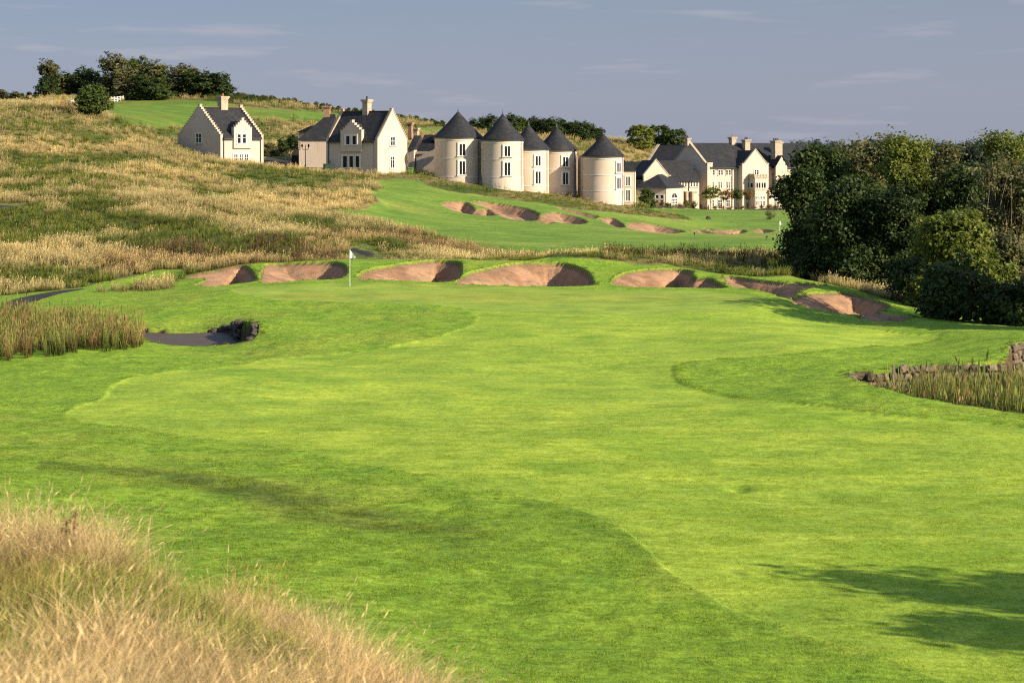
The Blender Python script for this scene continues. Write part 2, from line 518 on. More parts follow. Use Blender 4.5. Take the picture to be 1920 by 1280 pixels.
# ----- seen point on the smooth land
_ts = np.exp(np.linspace(math.log(12), math.log(620), 1400))
def seen(px, py, lo=30.0, hi=480.0):
    ys = _ts[(_ts >= lo) & (_ts <= hi)]
    z = base_z((px - 960) / F * ys, ys)
    ray = -(py - HOR) / F * ys
    hit = np.nonzero(z >= ray)[0]
    if len(hit) == 0:
        k = int(np.argmin(ray - z)); y = ys[k]
    else:
        k = hit[0]
        if k == 0: y = ys[0]
        else:
            a = ray[k - 1] - z[k - 1]; b = z[k] - ray[k]
            y = ys[k - 1] + (ys[k] - ys[k - 1]) * a / max(1e-9, a + b)
    return ((px - 960) / F * y, y)

def smooth_poly(pts, n=5):
    pts = np.array(pts, float); m = len(pts); out = []
    for i in range(m):
        p0, p1, p2, p3 = pts[i - 1], pts[i], pts[(i + 1) % m], pts[(i + 2) % m]
        for k in range(n):
            t = k / n
            out.append(0.5 * (2 * p1 + (p2 - p0) * t + (2 * p0 - 5 * p1 + 4 * p2 - p3) * t * t + (3 * p1 - p0 - 3 * p2 + p3) * t ** 3))
    return np.array(out)

def world_poly(pts, lo=30, hi=480, smooth=4):
    p = smooth_poly(pts, smooth) if smooth > 1 else np.array(pts, float)
    return np.array([seen(a, b, lo, hi) for a, b in p])

def sdist(poly, X, Y, margin=3.0, want_dir=False):
    """signed distance in metres to a ground polygon (inside > 0), -margin where far outside"""
    sh = X.shape; x = X.ravel(); y = Y.ravel()
    out = np.full(len(x), -margin); dxo = np.zeros(len(x)); dyo = np.zeros(len(x))
    lo = poly.min(0) - margin; hi = poly.max(0) + margin
    sel = np.nonzero((x > lo[0]) & (x < hi[0]) & (y > lo[1]) & (y < hi[1]))[0]
    if len(sel) == 0: return (out.reshape(sh), dxo.reshape(sh), dyo.reshape(sh)) if want_dir else out.reshape(sh)
    a = poly; b = np.roll(poly, -1, 0)
    for i in range(0, len(sel), 60000):
        s = sel[i:i + 60000]; xx = x[s]; yy = y[s]
        best = np.full(len(s), 1e18); bx = np.zeros(len(s)); by = np.zeros(len(s)); ins = np.zeros(len(s), bool)
        for (ax, ay), (cx, cy) in zip(a, b):
            ex, ey = cx - ax, cy - ay
            L2 = ex * ex + ey * ey + 1e-12
            t = np.clip(((xx - ax) * ex + (yy - ay) * ey) / L2, 0, 1)
            qx = ax + t * ex - xx; qy = ay + t * ey - yy
            d = qx * qx + qy * qy
            m = d < best
            best[m] = d[m]; bx[m] = qx[m]; by[m] = qy[m]
            cross = ((ay > yy) != (cy > yy)) & (xx < (cx - ax) * (yy - ay) / (cy - ay + 1e-15) + ax)
            ins ^= cross
        d = np.sqrt(best)
        out[s] = np.where(ins, d, -np.minimum(d, margin))
        dxo[s] = bx / (d + 1e-9); dyo[s] = by / (d + 1e-9)
    if want_dir: return out.reshape(sh), dxo.reshape(sh), dyo.reshape(sh)
    return out.reshape(sh)

# ----- outlines of the surfaces
GREEN = [(440,541),(500,536),(570,533),(700,531),(900,536),(1110,543),(1290,544),(1390,553),(1440,562),(1400,577),(1300,585),(1150,589),(1000,585),(890,580),(780,571),(640,568),(520,563),(450,552)]
FAIRWAY = [(880,575),(896,595),(880,615),(800,640),(700,655),(560,668),(400,688),(240,712),(205,735),(195,748),(120,778),(180,797),(350,822),(520,846),(660,872),(770,892),(880,915),(1000,932),(1100,958),(1180,1000),(1245,1070),(1340,1128),(1480,1182),(1650,1232),(1850,1290),(2300,1330),(2300,860),(1920,806),(1700,788),(1500,762),(1380,742),(1290,720),(1264,700),(1280,686),(1390,677),(1500,668),(1650,652),(1740,640),(1765,626),(1700,624),(1600,611),(1500,589),(1450,567),(1300,583),(1100,587)]
MIDFAIR = [(700,338),(760,334),(840,356),(900,366),(1000,382),(1100,396),(1190,405),(1290,413),(1268,403),(1215,392),(1300,391),(1480,391),(1600,400),(1600,485),(1480,479),(1300,475),(1150,469),(1000,467),(900,460),(820,449),(760,437),(690,415),(640,408),(614,402),(620,394),(700,391),(706,383),(690,372),(650,362),(690,358),(718,352),(706,345)]
MEADOW = [(205,222),(207,194),(260,188),(340,187),(400,190),(450,201),(520,205),(620,211),(720,224),(700,233),(620,229),(540,226),(480,226),(440,230),(380,236),(325,241),(260,238)]
MEADOW2 = [(455,206),(520,206),(600,212),(690,222),(640,226),(560,217),(490,218)]
MEADOW3 = [(752,244),(790,240),(835,238),(830,246),(790,252)]
APRON = [(345,548),(330,530),(370,515),(480,496),(560,487),(640,483),(760,483),(860,484),(1000,486),(1110,494),(1250,500),(1400,514),(1540,527),(1605,543),(1720,600),(1765,622),(1700,622),(1600,610),(1450,566),(1290,545),(900,540),(440,545)]
LAWN2 = [(545,303),(608,308),(610,316),(560,313)]
GREENSTRIP = [(0,553),(130,540),(230,520),(330,505),(345,512),(300,528),(180,548),(90,557),(0,570)]
PATHS = [
 ([(12,571),(28,563),(60,554),(110,544),(150,540),(156,542),(110,552),(75,565),(30,580),(0,588)], 100, 140),
 ([(372,371),(395,366),(420,366),(418,370),(400,376)], 200, 260),
 ([(-40,384),(38,383),(42,387),(-40,392)], 150, 230),
 ([(655,462),(672,462),(702,468),(706,471),(690,473),(672,468)], 150, 175),
 ([(1222,388.6),(1480,390.6),(1480,392.6),(1222,390.8)], 340, 400),
 ([(488,297),(545,299),(585,306),(612,318),(560,316),(500,313)], 300, 345)]
BUNKERS = [  # outline, depth, label
 ([(345,518),(400,509),(440,501),(465,501),(478,517),(479,528),(440,533),(395,538),(368,534),(388,524)], 1.0, 'narrow tailed sand bunker at the far left end behind the flagged green'),
 ([(490,527),(494,500),(520,493),(580,491),(630,491),(650,501),(640,522),(570,526),(510,531)], 1.3, 'wide sand bunker just left of the white flag behind the green'),
 ([(668,523),(688,506),(740,496),(800,488),(850,489),(866,498),(852,528),(760,527),(700,525)], 1.4, 'sand bunker right of the white flag with its right end in shade'),
 ([(855,532),(880,512),(930,499),(980,492),(1060,494),(1100,508),(1112,527),(1105,536),(1000,537),(900,534)], 1.5, 'widest sand bunker in the middle behind the green'),
 ([(1148,533),(1160,516),(1200,506),(1262,503),(1295,507),(1302,519),(1330,522),(1352,534),(1356,541),(1280,539),(1200,538)], 1.3, 'kidney shaped sand bunker behind the right half of the green'),
 ([(1358,517),(1420,524),(1480,530),(1545,533),(1500,547),(1480,562),(1440,552),(1400,541),(1372,538)], 1.0, 'half shaded sand bunker beside the grassy tongue at the right of the green'),
 ([(1480,564),(1520,551),(1580,548),(1620,556),(1668,574),(1650,583),(1610,590),(1560,585),(1510,574)], 1.0, 'dark shaded sand bunker below the big trees at the right'),
 ([(1605,594),(1640,585),(1690,588),(1714,597),(1690,602),(1640,602)], 0.6, 'small shaded sand pocket nearest the tree edge at the right'),
 ([(826,381),(850,377),(872,378),(885,385),(893,392),(915,390),(932,402),(890,402),(850,394)], 1.0, 'upper hillside sand bunker at the left end of the row below the towers'),
 ([(880,378),(920,378),(980,388),(1008,398),(1010,405),(1000,414),(960,411),(935,402),(917,390)], 1.2, 'broad hillside sand bunker below the second round tower'),
 ([(1005,410),(1030,398),(1060,401),(1090,409),(1100,417),(1080,420),(1040,416)], 1.0, 'oval hillside sand bunker below the fourth round tower'),
 ([(1002,417),(1020,414),(1040,417),(1028,420)], 0.4, 'tiny sand pocket between the two larger hillside bunkers'),
 ([(1040,389),(1070,393),(1110,402),(1122,406),(1112,410),(1090,404)], 0.8, 'thin upper sand bunker crossing the slope below the rectangular pier'),
 ([(1122,410),(1145,408),(1162,415),(1172,425),(1158,426),(1135,417)], 0.8, 'short curved sand bunker between two long ones on the slope'),
 ([(1176,427),(1180,417),(1215,418),(1260,427),(1284,434),(1250,439),(1210,434)], 0.9, 'long sand bunker lowest on the slope left of the hotel lawn'),
 ([(1292,431),(1310,430),(1340,437),(1320,437)], 0.4, 'thin sliver of sand left of the lower green bunkers'),
 ([(1318,426),(1350,430),(1385,429),(1398,431),(1392,436),(1350,438)], 0.7, 'low sand bunker in front of the hotel lawn'),
 ([(1410,434),(1420,429),(1440,430),(1452,433),(1430,436)], 0.6, 'small round sand bunker near the second white flag'),
]
LEFT_PIT = [(256,621),(300,624),(345,628),(380,624),(410,614),(455,608),(478,612),(484,624),(474,640),(440,646),(400,649),(330,647),(280,639)]
RIGHT_PIT = [(1588,700),(1660,699),(1760,692),(1850,684),(1884,679),(1892,660),(1902,645),(1960,640),(2060,640),(2060,800),(1920,781),(1800,764),(1700,746),(1640,726)]
LEFT_WATER_Z = -9.66; RIGHT_WATER_Z = -10.35

RG = {}
T_ = {}
def region(name, pts, lo=30, hi=480, smooth=4):
    RG[name] = world_poly(pts, lo, hi, smooth)
    return sdist(RG[name], GX, GY)
sd_green = region('green', GREEN, 95, 135)
sd_fair = region('fair', FAIRWAY, 30, 125)
sd_mid = region('mid', MIDFAIR, 170, 420)
sd_mead = np.maximum(np.maximum(region('mead', MEADOW, 310, 450), region('mead2', MEADOW2, 330, 450)), region('mead3', MEADOW3, 330, 450))
sd_apron = region('apron', APRON, 95, 146)
sd_lawn2 = region('lawn2', LAWN2, 290, 345)
sd_strip = region('strip', GREENSTRIP, 100, 150)
sd_path = np.full(GX.shape, -3.0)
for pts, lo, hi in PATHS:
    sd_path = np.maximum(sd_path, region('path', pts, lo, hi))

VERGE = [([(352,366),(368,361),(436,360),(430,371),(418,381),(362,380)], 200, 260), ([(-60,379),(42,380),(48,390),(-60,392)], 150, 230), ([(652,458),(676,458),(712,466),(710,478),(655,474)], 140, 185), ([(480,294),(545,296),(615,306),(640,322),(500,322)], 285, 345)]
sd_bank = np.maximum(region('bank', [(740,326),(860,338),(1000,355),(1100,375),(1200,385),(1300,405),(1310,416),(1200,414),(1090,404),(960,384),(860,368),(780,350)], 270, 350), region('bank2', [(630,466),(760,470),(900,474),(1000,477),(1100,474),(1200,482),(1350,490),(1480,500),(1480,512),(1350,505),(1200,496),(1000,488),(640,484)], 138, 170))
sd_verge = np.full(GX.shape, -3.0)
for pts, lo, hi in VERGE: sd_verge = np.maximum(sd_verge, region('verge', pts, lo, hi))
HZ = BZ.copy()
# ----- unevenness of the ground
hill = sstep(128, 150, GY) * (1 - sstep(-0.5, 2.0, np.maximum(np.maximum(sd_mid, sd_apron), sd_path)))
amp = 1 - 0.75 * sstep(255, 300, GY)
HZ += hill * amp * (0.75 * fbm(GX / 15, GY / 19, 3, 2) + 0.55 * fbm(GX / 5, GY / 6, 5, 3))
roughn = hill * amp
near = 1 - sstep(118, 132, GY)
HZ += near * (0.22 * fbm(GX / 10, GY / 9, 11, 2) + 0.05 * fbm(GX / 4, GY / 3.2, 13, 2) + 0.022 * fbm(GX / 2.2, GY / 2.2, 12, 2)) * (1 - 0.7 * sstep(-1, 1, sd_green))
semi = near * (1 - sstep(-0.1, 0.1, np.maximum(sd_fair, sd_green))) * sstep(30, 36, GY)
HZ += semi * (0.05 + 0.05 * fbm(GX / 0.9, GY / 0.9, 21, 2))
midm = sstep(-1, 1, sd_mid)
HZ += midm * (0.22 * fbm(GX / 17, GY / 22, 31, 2))
# soft hollow in the first fairway
HZ -= 0.28 * np.exp(-(((GX + 3.5) / 3.2) ** 2 + ((GY - 52) / 2.2) ** 2))
# pit mark
dm = np.hypot(GX - seen(1385, 913)[0], (GY - seen(1385, 913)[1]) * 0.8)
HZ -= 0.16 * np.exp(-(dm / 0.33) ** 2)

# ----- sand: scooped bowls, steep at the back and right, easy at the left
bunk_id = np.zeros(GX.shape, np.int32)
sd_sand = np.full(GX.shape, -3.0)
for k, (pts, dep, lab) in enumerate(BUNKERS):
    far = pts[0][1] < 470
    poly = world_poly(pts, 235 if far else 100, 305 if far else 150, 4)
    sd, dx, dy = sdist(poly, GX, GY, 3.0, True)
    sd_sand = np.maximum(sd_sand, sd)
    bunk_id[sd > 0] = k + 1
    wdt = 0.75 + 2.4 * np.clip(-dx, 0, 1) + 0.5 * np.clip(-dy, 0, 1) + 0.9 * np.clip(dy, 0, 1)
    if far: wdt *= 1.25
    wdt *= 1 + 0.25 * fbm(GX / 1.7, GY / 1.7, 60 + k, 2)
    bowl = np.where(sd > 0, dep * (0.16 + 0.84 * sstep(0, 1, sd / wdt)) * sstep(0, 0.10, sd), 0)
    HZ -= bowl
    HZ += np.where(sd > 0, 0.045 * fbm(GX / 0.5, GY / 0.5, 80, 3) * sstep(0.1, 0.8, sd), 0)
    HZ += np.where((sd <= 0) & (sd > -1.2), 0.04 * sstep(-1.2, 0, sd), 0)     # turf lip

sd_lp = region('lpit', LEFT_PIT, 92, 112); sd_rp = region('rpit', RIGHT_PIT, 65, 95, 3)
HZ = np.where(sd_lp > 0, HZ + (LEFT_WATER_Z - 0.35 - HZ) * sstep(0, 0.16, sd_lp), HZ)
HZ = np.where(sd_rp > 0, HZ + (RIGHT_WATER_Z - 0.3 - HZ) * sstep(0, 0.22, sd_rp), HZ)
HZ = HZ.astype(np.float64)

def ground(X, Y):
    """height of the finished land at a point (world z), from the sheet"""
    Y = float(Y); u = X / Y
    i = int(np.clip(np.searchsorted(YR, Y) - 1, 0, nr - 2)); j = int(np.clip(np.searchsorted(UC, u) - 1, 0, nc - 2))
    fy = (Y - YR[i]) / (YR[i + 1] - YR[i]); fx = (u - UC[j]) / (UC[j + 1] - UC[j])
    z = (HZ[i, j] * (1 - fx) + HZ[i, j + 1] * fx) * (1 - fy) + (HZ[i + 1, j] * (1 - fx) + HZ[i + 1, j + 1] * fx) * fy
    return z + EYE

# ----- what grows where, plus a painted ditch shadow: soft patches on the hill (column, row, half width, half height)
def blob(items, lo=125, hi=480):
    m = np.zeros(GX.shape)
    for px, py, rx, ry in items:
        e = np.sqrt(((PXm - px) / rx) ** 2 + ((PYm - py) / ry) ** 2)
        m = np.maximum(m, 1 - sstep(0.7, 1.25, e + 0.30 * fbm(GX / 6, GY / 9, int(px) % 50, 3)))
    return m * ((GY > lo) & (GY < hi))
B_green = blob([(120,420,140,24),(60,452,80,10),(300,430,150,10),(520,214,110,8),(640,226,90,7),(470,240,60,7),(90,415,110,24),(250,425,90,14),(560,337,75,14),(140,300,150,14),(60,330,80,8),(470,330,50,8),(230,235,60,9),(320,250,60,9),(200,262,40,7),(380,440,100,9),(90,520,130,14),(640,335,50,8),(500,258,60,7),(560,262,50,6),(880,355,80,8),(1240,395,60,6),(350,520,60,10),(30,355,60,7),(480,510,120,8),(700,490,60,5),(1000,488,200,5),(1300,508,150,9),(1480,510,90,9)])
B_dark = blob([(330,472,140,13),(520,476,120,9),(300,458,120,15),(440,462,120,12),(560,425,90,8),(640,440,80,7),(200,388,70,7),(760,462,70,8),(330,415,90,6),(20,290,25,8),(450,190,60,5),(110,372,60,5)])  # patch over the left ditch paints its shadow; the rest is dark growth
B_will = blob([(380,490,150,18),(560,472,110,15),(250,500,80,14),(120,207,90,5),(700,450,120,10),(820,462,70,9)])
B_straw = blob([(610,382,100,14),(480,378,70,12),(330,320,130,14),(100,272,180,14),(540,322,70,8),(1120,480,75,13),(960,478,120,6),(250,530,120,6),(600,258,120,22),(740,262,70,12),(1000,258,120,10),(1150,300,80,18),(60,475,90,14)])
fb = fbm(GX / 7, GY / 10, 41, 4)

# ----- colour of the ground (albedo)
def mixc3(c, col, m):
    m = m[..., None]
    return c * (1 - m) + np.array(col) * m
colr = np.zeros((nr, nc, 3)); colr[:] = (0.175, 0.148, 0.056)
colr = mixc3(colr, (0.085, 0.098, 0.026), sstep(-0.1, 0.5, fb))
colr = mixc3(colr, (0.25, 0.19, 0.078), B_straw * 0.8)
colr = mixc3(colr, (0.05, 0.085, 0.016), B_green * 0.8)
colr = mixc3(colr, (0.035, 0.045, 0.014), B_dark * 0.8)
colr = mixc3(colr, (0.075, 0.06, 0.024), B_will * 0.6)
nearc = np.zeros_like(colr); nearc[:] = (0.160, 0.262, 0.024)
nearc = mixc3(nearc, (0.200, 0.262, 0.032), sstep(0.05, 0.5, fbm(GX / 5, GY / 4, 51, 3)) * 0.7)
nearc = mixc3(nearc, (0.070, 0.095, 0.018), sstep(-0.25, 0.35, fbm(GX / 3.1, GY / 1.4, 58, 4)) * 0.0 * GX)
mound = 1 - sstep(29.5, 33, GY + 0.12 * np.maximum(0, GX + 2) * 3)
nearm = (1 - sstep(126, 131, GY)) * sstep(29.0, 32.5, GY + 0 * GX)
semi_any = np.maximum(nearm, sstep(-0.4, 0.4, sd_apron + 0.25 * fbm(GX / 1.2, GY / 1.2, 71, 2)))
semi_any = np.maximum(semi_any, sstep(-0.5, 0.5, sd_strip))
colr = colr * (1 - semi_any[..., None]) + nearc * semi_any[..., None]
colr = mixc3(colr, (0.120, 0.170, 0.030), sstep(-0.4, 0.6, sd_apron) * 0.7 * ((PYm < 545)))
def pxline(pts, w0, w1):
    best = np.full(GX.shape, 9.0); n = len(pts) - 1
    for i in range(n):
        (ax, ay), (bx, by) = pts[i], pts[i + 1]; ex, ey = bx - ax, by - ay
        t_ = np.clip(((PXm - ax) * ex + (PYm - ay) * ey) / (ex * ex + ey * ey), 0, 1)
        best = np.minimum(best, np.hypot(PXm - ax - t_ * ex, (PYm - ay - t_ * ey) * 1.0) / (w0 + (w1 - w0) * (i + t_) / n))
    return (1 - sstep(0.2, 1.3, best)) * (GY > 33) * (GY < 125)
dark_streak = pxline([(80, 882), (300, 905), (450, 925), (600, 950), (750, 985), (870, 1018)], 12, 46)  # darker diagonal streak across the near turf, widening to the right
dark_streak2 = pxline([(990, 945), (1110, 975), (1190, 1020), (1240, 1080)], 20, 40)  # second, greener dark streak beside the cut line
nz = sstep(-0.45, 0.35, fbm(GX / 1.3, GY / 0.9, 91, 4))
nearc = mixc3(nearc, (0.070, 0.098, 0.018), dark_streak * (0.15 + 0.75 * nz))
nearc = mixc3(nearc, (0.080, 0.150, 0.016), dark_streak2 * nz * 0.7)
colr = np.where((semi_any > 0)[..., None], colr * (1 - semi_any[..., None]) + nearc * semi_any[..., None], colr)
fairc = np.zeros_like(colr); fairc[:] = (0.212, 0.305, 0.034)
fairc = mixc3(fairc, (0.255, 0.345, 0.038), sstep(-0.05, 0.6, fbm(GX / 8, GY / 3.5, 61, 3)))
fairc = mixc3(fairc, (0.165, 0.275, 0.024), sstep(0.1, 0.65, fbm(GX / 5, GY / 3, 62, 3)) * 0.7)
mfw = 0.10 + 0.35 * (1 - sstep(60, 72, GY))
mf = sstep(-1, 1, (sd_fair + (0.12 + 0.5 * mfw) * fbm(GX / 0.9, GY / 0.9, 63, 3)) / mfw)
colr = colr * (1 - mf[..., None]) + fairc * mf[..., None]
grc = np.zeros_like(colr); grc[:] = (0.20, 0.285, 0.040)
grc = mixc3(grc, (0.225, 0.275, 0.040), sstep(0, 0.5, fbm(GX / 6, GY / 3, 66, 3)))
mg = sstep(-0.2, 0.2, sd_green + 0.1 * fbm(GX / 0.8, GY / 0.8, 67, 2))
colr = colr * (1 - mg[..., None]) + grc * mg[..., None]
midc = np.zeros_like(colr); midc[:] = (0.120, 0.200, 0.030)
midc = mixc3(midc, (0.175, 0.222, 0.042), sstep(-0.1, 0.5, fbm(GX / 18, GY / 12, 76, 3)))
mm = sstep(-0.5, 0.5, sd_mid + 0.8 * fbm(GX / 2, GY / 3, 77, 2))
colr = colr * (1 - mm[..., None]) + midc * mm[..., None]
mw = sstep(-1.0, 1.0, sd_mead + 1.2 * fbm(GX / 4, GY / 5, 78, 2))
mdc = np.zeros_like(colr); mdc[:] = (0.100, 0.170, 0.024)
mdc = mixc3(mdc, (0.13, 0.165, 0.026), sstep(-0.1, 0.5, fbm(GX / 6, GY / 9, 79, 3)))
colr = colr * (1 - mw[..., None]) + mdc * mw[..., None]
colr = mixc3(colr, (0.11, 0.20, 0.02), sstep(-0.3, 0.3, sd_lawn2))
colr = mixc3(colr, (0.13, 0.17, 0.035), sstep(-0.5, 0.5, sd_verge) * 0.7)
colr = mixc3(colr, (0.040, 0.036, 0.037), sstep(-0.12, 0.12, sd_path))
sandc = np.zeros_like(colr); sandc[:] = (0.295, 0.182, 0.108)
sandc = mixc3(sandc, (0.175, 0.092, 0.050), sstep(0.0, 0.5, fbm(GX / 1.6, GY / 1.6, 83, 3)) * 0.55)
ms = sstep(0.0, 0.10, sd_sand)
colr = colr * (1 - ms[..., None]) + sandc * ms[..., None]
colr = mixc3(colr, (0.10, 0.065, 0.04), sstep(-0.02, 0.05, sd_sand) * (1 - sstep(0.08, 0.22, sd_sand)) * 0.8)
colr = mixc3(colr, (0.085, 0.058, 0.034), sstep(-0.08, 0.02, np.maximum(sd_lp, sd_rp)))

# ----- cut the sheet into its surfaces
M_TURF = mat_ground('mown_turf', 4.5, 0.45, 0.022, 9, amp=0.42)
M_SEMI = mat_ground('semi_rough_turf', 4.0, 0.7, 0.06, 7, amp=0.55)
M_GREEN = mat_ground('green_turf', 5, 0.4, 0.008, 12, amp=0.22)
M_MID = mat_ground('distant_turf', 1.6, 0.12, 0.05, 3, amp=0.35)
M_ROUGH = mat_ground('rough_soil', 5, 0.25, 0.25, 2.2, amp=0.5)
M_SAND = mat_ground('bunker_sand', 7, 0.7, 0.07, 6, amp=0.22)
M_PATH = mat_ground('tarmac', 20, 0.6, 0.01, 20, amp=0.2)
rid = np.zeros((nr, nc), np.int32)                       # 0 rough ground
rid[(sd_mead > 0) | (sd_lawn2 > 0)] = 5
rid[sd_mid > 0] = 4
rid[(semi_any > 0.5) & (GY < 150)] = 1
rid[sd_fair > 0] = 2
rid[sd_green > 0] = 3
rid[sd_path > 0] = 6
rid[(bunk_id > 0)] = 10 + bunk_id[bunk_id > 0]
V = np.stack([GX, GY, HZ + EYE], -1).reshape(-1, 3)
# normals of the whole sheet so that no seam shows between surfaces
gi = V.reshape(nr, nc, 3)
du = np.gradient(gi, axis=1); dv = np.gradient(gi, axis=0)
NN = np.cross(du, dv).reshape(-1, 3); NN /= np.linalg.norm(NN, axis=1, keepdims=True) + 1e-12
ii, jj = np.meshgrid(np.arange(nr - 1), np.arange(nc - 1), indexing='ij')
v0 = (ii * nc + jj).ravel()
FQ = np.stack([v0, v0 + 1, v0 + nc + 1, v0 + nc], 1)
FR = rid[:-1, :-1].ravel()
CF = np.concatenate([colr.reshape(-1, 3), np.ones((nr * nc, 1))], 1).astype(np.float32)
def surface(name, ids, mat):
    sel = FQ[np.isin(FR, ids)]
    if len(sel) == 0: return None
    used, inv = np.unique(sel, return_inverse=True)
    f = inv.reshape(-1, 4)
    me = np_mesh(name, V[used], f, mat)
    at = me.attributes.new('Col', 'FLOAT_COLOR', 'POINT'); at.data.foreach_set('color', CF[used].ravel())
    me.polygons.foreach_set('use_smooth', np.ones(len(f), bool))
    me.normals_split_custom_set_from_vertices(NN[used].astype(np.float32))
    return link_mesh(name, me)
tag(surface('rough_ground', [0], M_ROUGH), 'rolling ground of dry and green rough over the hill', kind='structure')
tag(surface('semi_rough', [1], M_SEMI), 'darker green mown semi rough beside the fairway and around the bunkers', kind='structure')
tag(surface('fairway', [2], M_TURF), 'bright mown fairway leading up to the green', kind='structure')
tag(surface('putting_green', [3], M_GREEN), 'smooth pale putting green with the white flag', kind='structure')
tag(surface('hillside_fairway', [4], M_MID), 'green fairway and lawn on the slope below the towers', kind='structure')
tag(surface('meadow', [5], M_MID), 'green meadow on the hill below the grove', kind='structure')
tag(surface('cart_path', [6], M_PATH), 'grey tarmac path and drive glimpsed between the rough', kind='structure')
for k, (pts, dep, lab) in enumerate(BUNKERS):
    o = surface('sand_bunker', [11 + k], M_SAND)
    if o: tag(o, lab, 'bunker', 'sand bunkers of the golf course')
# wide flat country beyond and around
mb = MB(); mb.poly([(-7000, -3000, EYE - 15), (7000, -3000, EYE - 15), (7000, 9000, EYE - 15), (-7000, 9000, EYE - 15)])
tag(mb.build('open_country', plain('distant_grass', (0.07, 0.10, 0.03), 0.9, 0.3, 0.02)), 'flat green country out to the horizon', kind='structure')

# ================================================================= BUILDINGS
HARL = mat_harl(); SLATE = mat_slate()
STONE = plain('dressed_stone', (0.36, 0.29, 0.21), 0.85, 0.22, 2.0)
WHITE = plain('white_painted_band', (0.62, 0.57, 0.49), 0.7, 0.06, 2.0)
FRAME = plain('white_window_frame', (0.70, 0.67, 0.62), 0.5, 0.04, 2.0)
LEAD = plain('lead_pipe', (0.05, 0.055, 0.065), 0.5, 0.1, 2.0)
POT = plain('terracotta_pot', (0.30, 0.13, 0.06), 0.8, 0.2, 3.0)
DARKPOT = plain('black_flue', (0.03, 0.028, 0.027), 0.7, 0.2, 3.0)
TIMBER = plain('dark_timber', (0.028, 0.030, 0.028), 0.8, 0.3, 3.0)
BRICKY = plain('weathered_stone_chimney', (0.27, 0.165, 0.10), 0.9, 0.25, 3.0)
m, t, b = new_mat('window_glass')
b.inputs['Base Color'].default_value = (0.012, 0.014, 0.017, 1); b.inputs['Roughness'].default_value = 0.12
b.inputs['Specular IOR Level'].default_value = 0.25
GLASS = m

class Frm:
    """a building's own frame: origin, a = along the front, b = into the building; measures pixels onto its walls"""
    def __init__(self, px, Y, nx, ny):
        self.O = Vector(((px - 960) / F * Y, Y, 0)); n = Vector((nx, ny, 0)).normalized()
        self.n = n; self.b = -n; self.a = Vector((-n.y, n.x, 0))
        self.rz = math.atan2(self.a.y, self.a.x)
    def lx(self, px, yl=0.0):
        o = self.O + self.b * yl; t = (px - 960) / F
        return (t * o.y - o.x) / (self.a.x - t * self.a.y)
    def ly(self, px, xl=0.0):
        o = self.O + self.a * xl; t = (px - 960) / F
        return (t * o.y - o.x) / (self.b.x - t * self.b.y)
    def z(self, py, xl=0.0, yl=0.0):
        p = self.O + self.a * xl + self.b * yl
        return EYE - (py - HOR) / F * p.y
    def root(self, name, zb):
        self.zb = zb
        return empty(name, (self.O.x, self.O.y, zb), self.rz)

def window(parent, c, a, n, w, h, bars=1, rail=(), surround=0.16, sill=True, zoff=0, name='window', arch=False, proud=0.10):
    """c: bottom centre on the wall (local), a along, n outward"""
    c = Vector(c); a = Vector(a); n = Vector(n); z = Vector((0, 0, 1))
    m = MB()
    s = surround
    m.obox(c - a * (w / 2 + s / 2), a, n, s, (-0.14, proud), h)
    m.obox(c + a * (w / 2 + s / 2), a, n, s, (-0.14, proud), h)
    m.obox(c + z * h, a, n, w + 2 * s, (-0.05, proud + 0.005), s)
    m.obox(c - z * (0.14 if sill else s), a, n, w + 2 * s + (0.16 if sill else 0), (-0.05, 0.16 if sill else 0.105), 0.14 if sill else s)
    wo_ = m.build(name, WHITE, parent)
    p = MB(); p.obox(c + z * 0.002, a, n, w - 0.004, (-0.03, 0.012), h - 0.004)
    p.build('pane', GLASS, wo_)
    q = MB()
    fw = 0.035
    for sgn in (-1, 1):
        q.obox(c + a * (sgn * (w / 2 - fw / 2)), a, n, fw, (0.013, 0.05), h)
    q.obox(c + z * (h - fw), a, n, w - 2 * fw - 0.002, (0.013, 0.048), fw - 0.002)
    q.obox(c + z * 0.002, a, n, w - 2 * fw - 0.002, (0.013, 0.048), fw)
    for i in range(bars):
        x = -w / 2 + w * (i + 1) / (bars + 1)
        q.obox(c + a * x + z * fw, a, n, 0.10 if bars == 1 else 0.07, (0.013, 0.07), h - 2 * fw - 0.004)
    for rr in rail:
        q.obox(c + z * (h * rr), a, n, w - 2 * fw - 0.004, (0.014, 0.046), 0.05)
    q.build('window_bars', FRAME, wo_)
    return wo_

def gable_pts(D, zb, ze, zr, steps, lift=0.22):
    """outline of a crow stepped gable across y=0..D"""
    pts = [(0, zb), (D, zb)]
    n = steps; run = (D / 2 - 0.22) / n; rise = (zr - ze) / n
    up = []
    for i in range(n):
        zt = ze + rise * (i + 1) + lift - rise * 0.35
        up.append((i * run, zt)); up.append(((i + 1) * run, zt))
    top = zr + lift + 0.32
    left = up + [(D / 2 - 0.22, top)]
    right = [(D - y, z) for y, z in left]
    return pts + right + list(reversed(left)), [(i * run, (i + 1) * run, ze + rise * (i + 1) + lift - rise * 0.35) for i in range(n)] + [(D / 2 - 0.22, D / 2 + 0.22, top)]

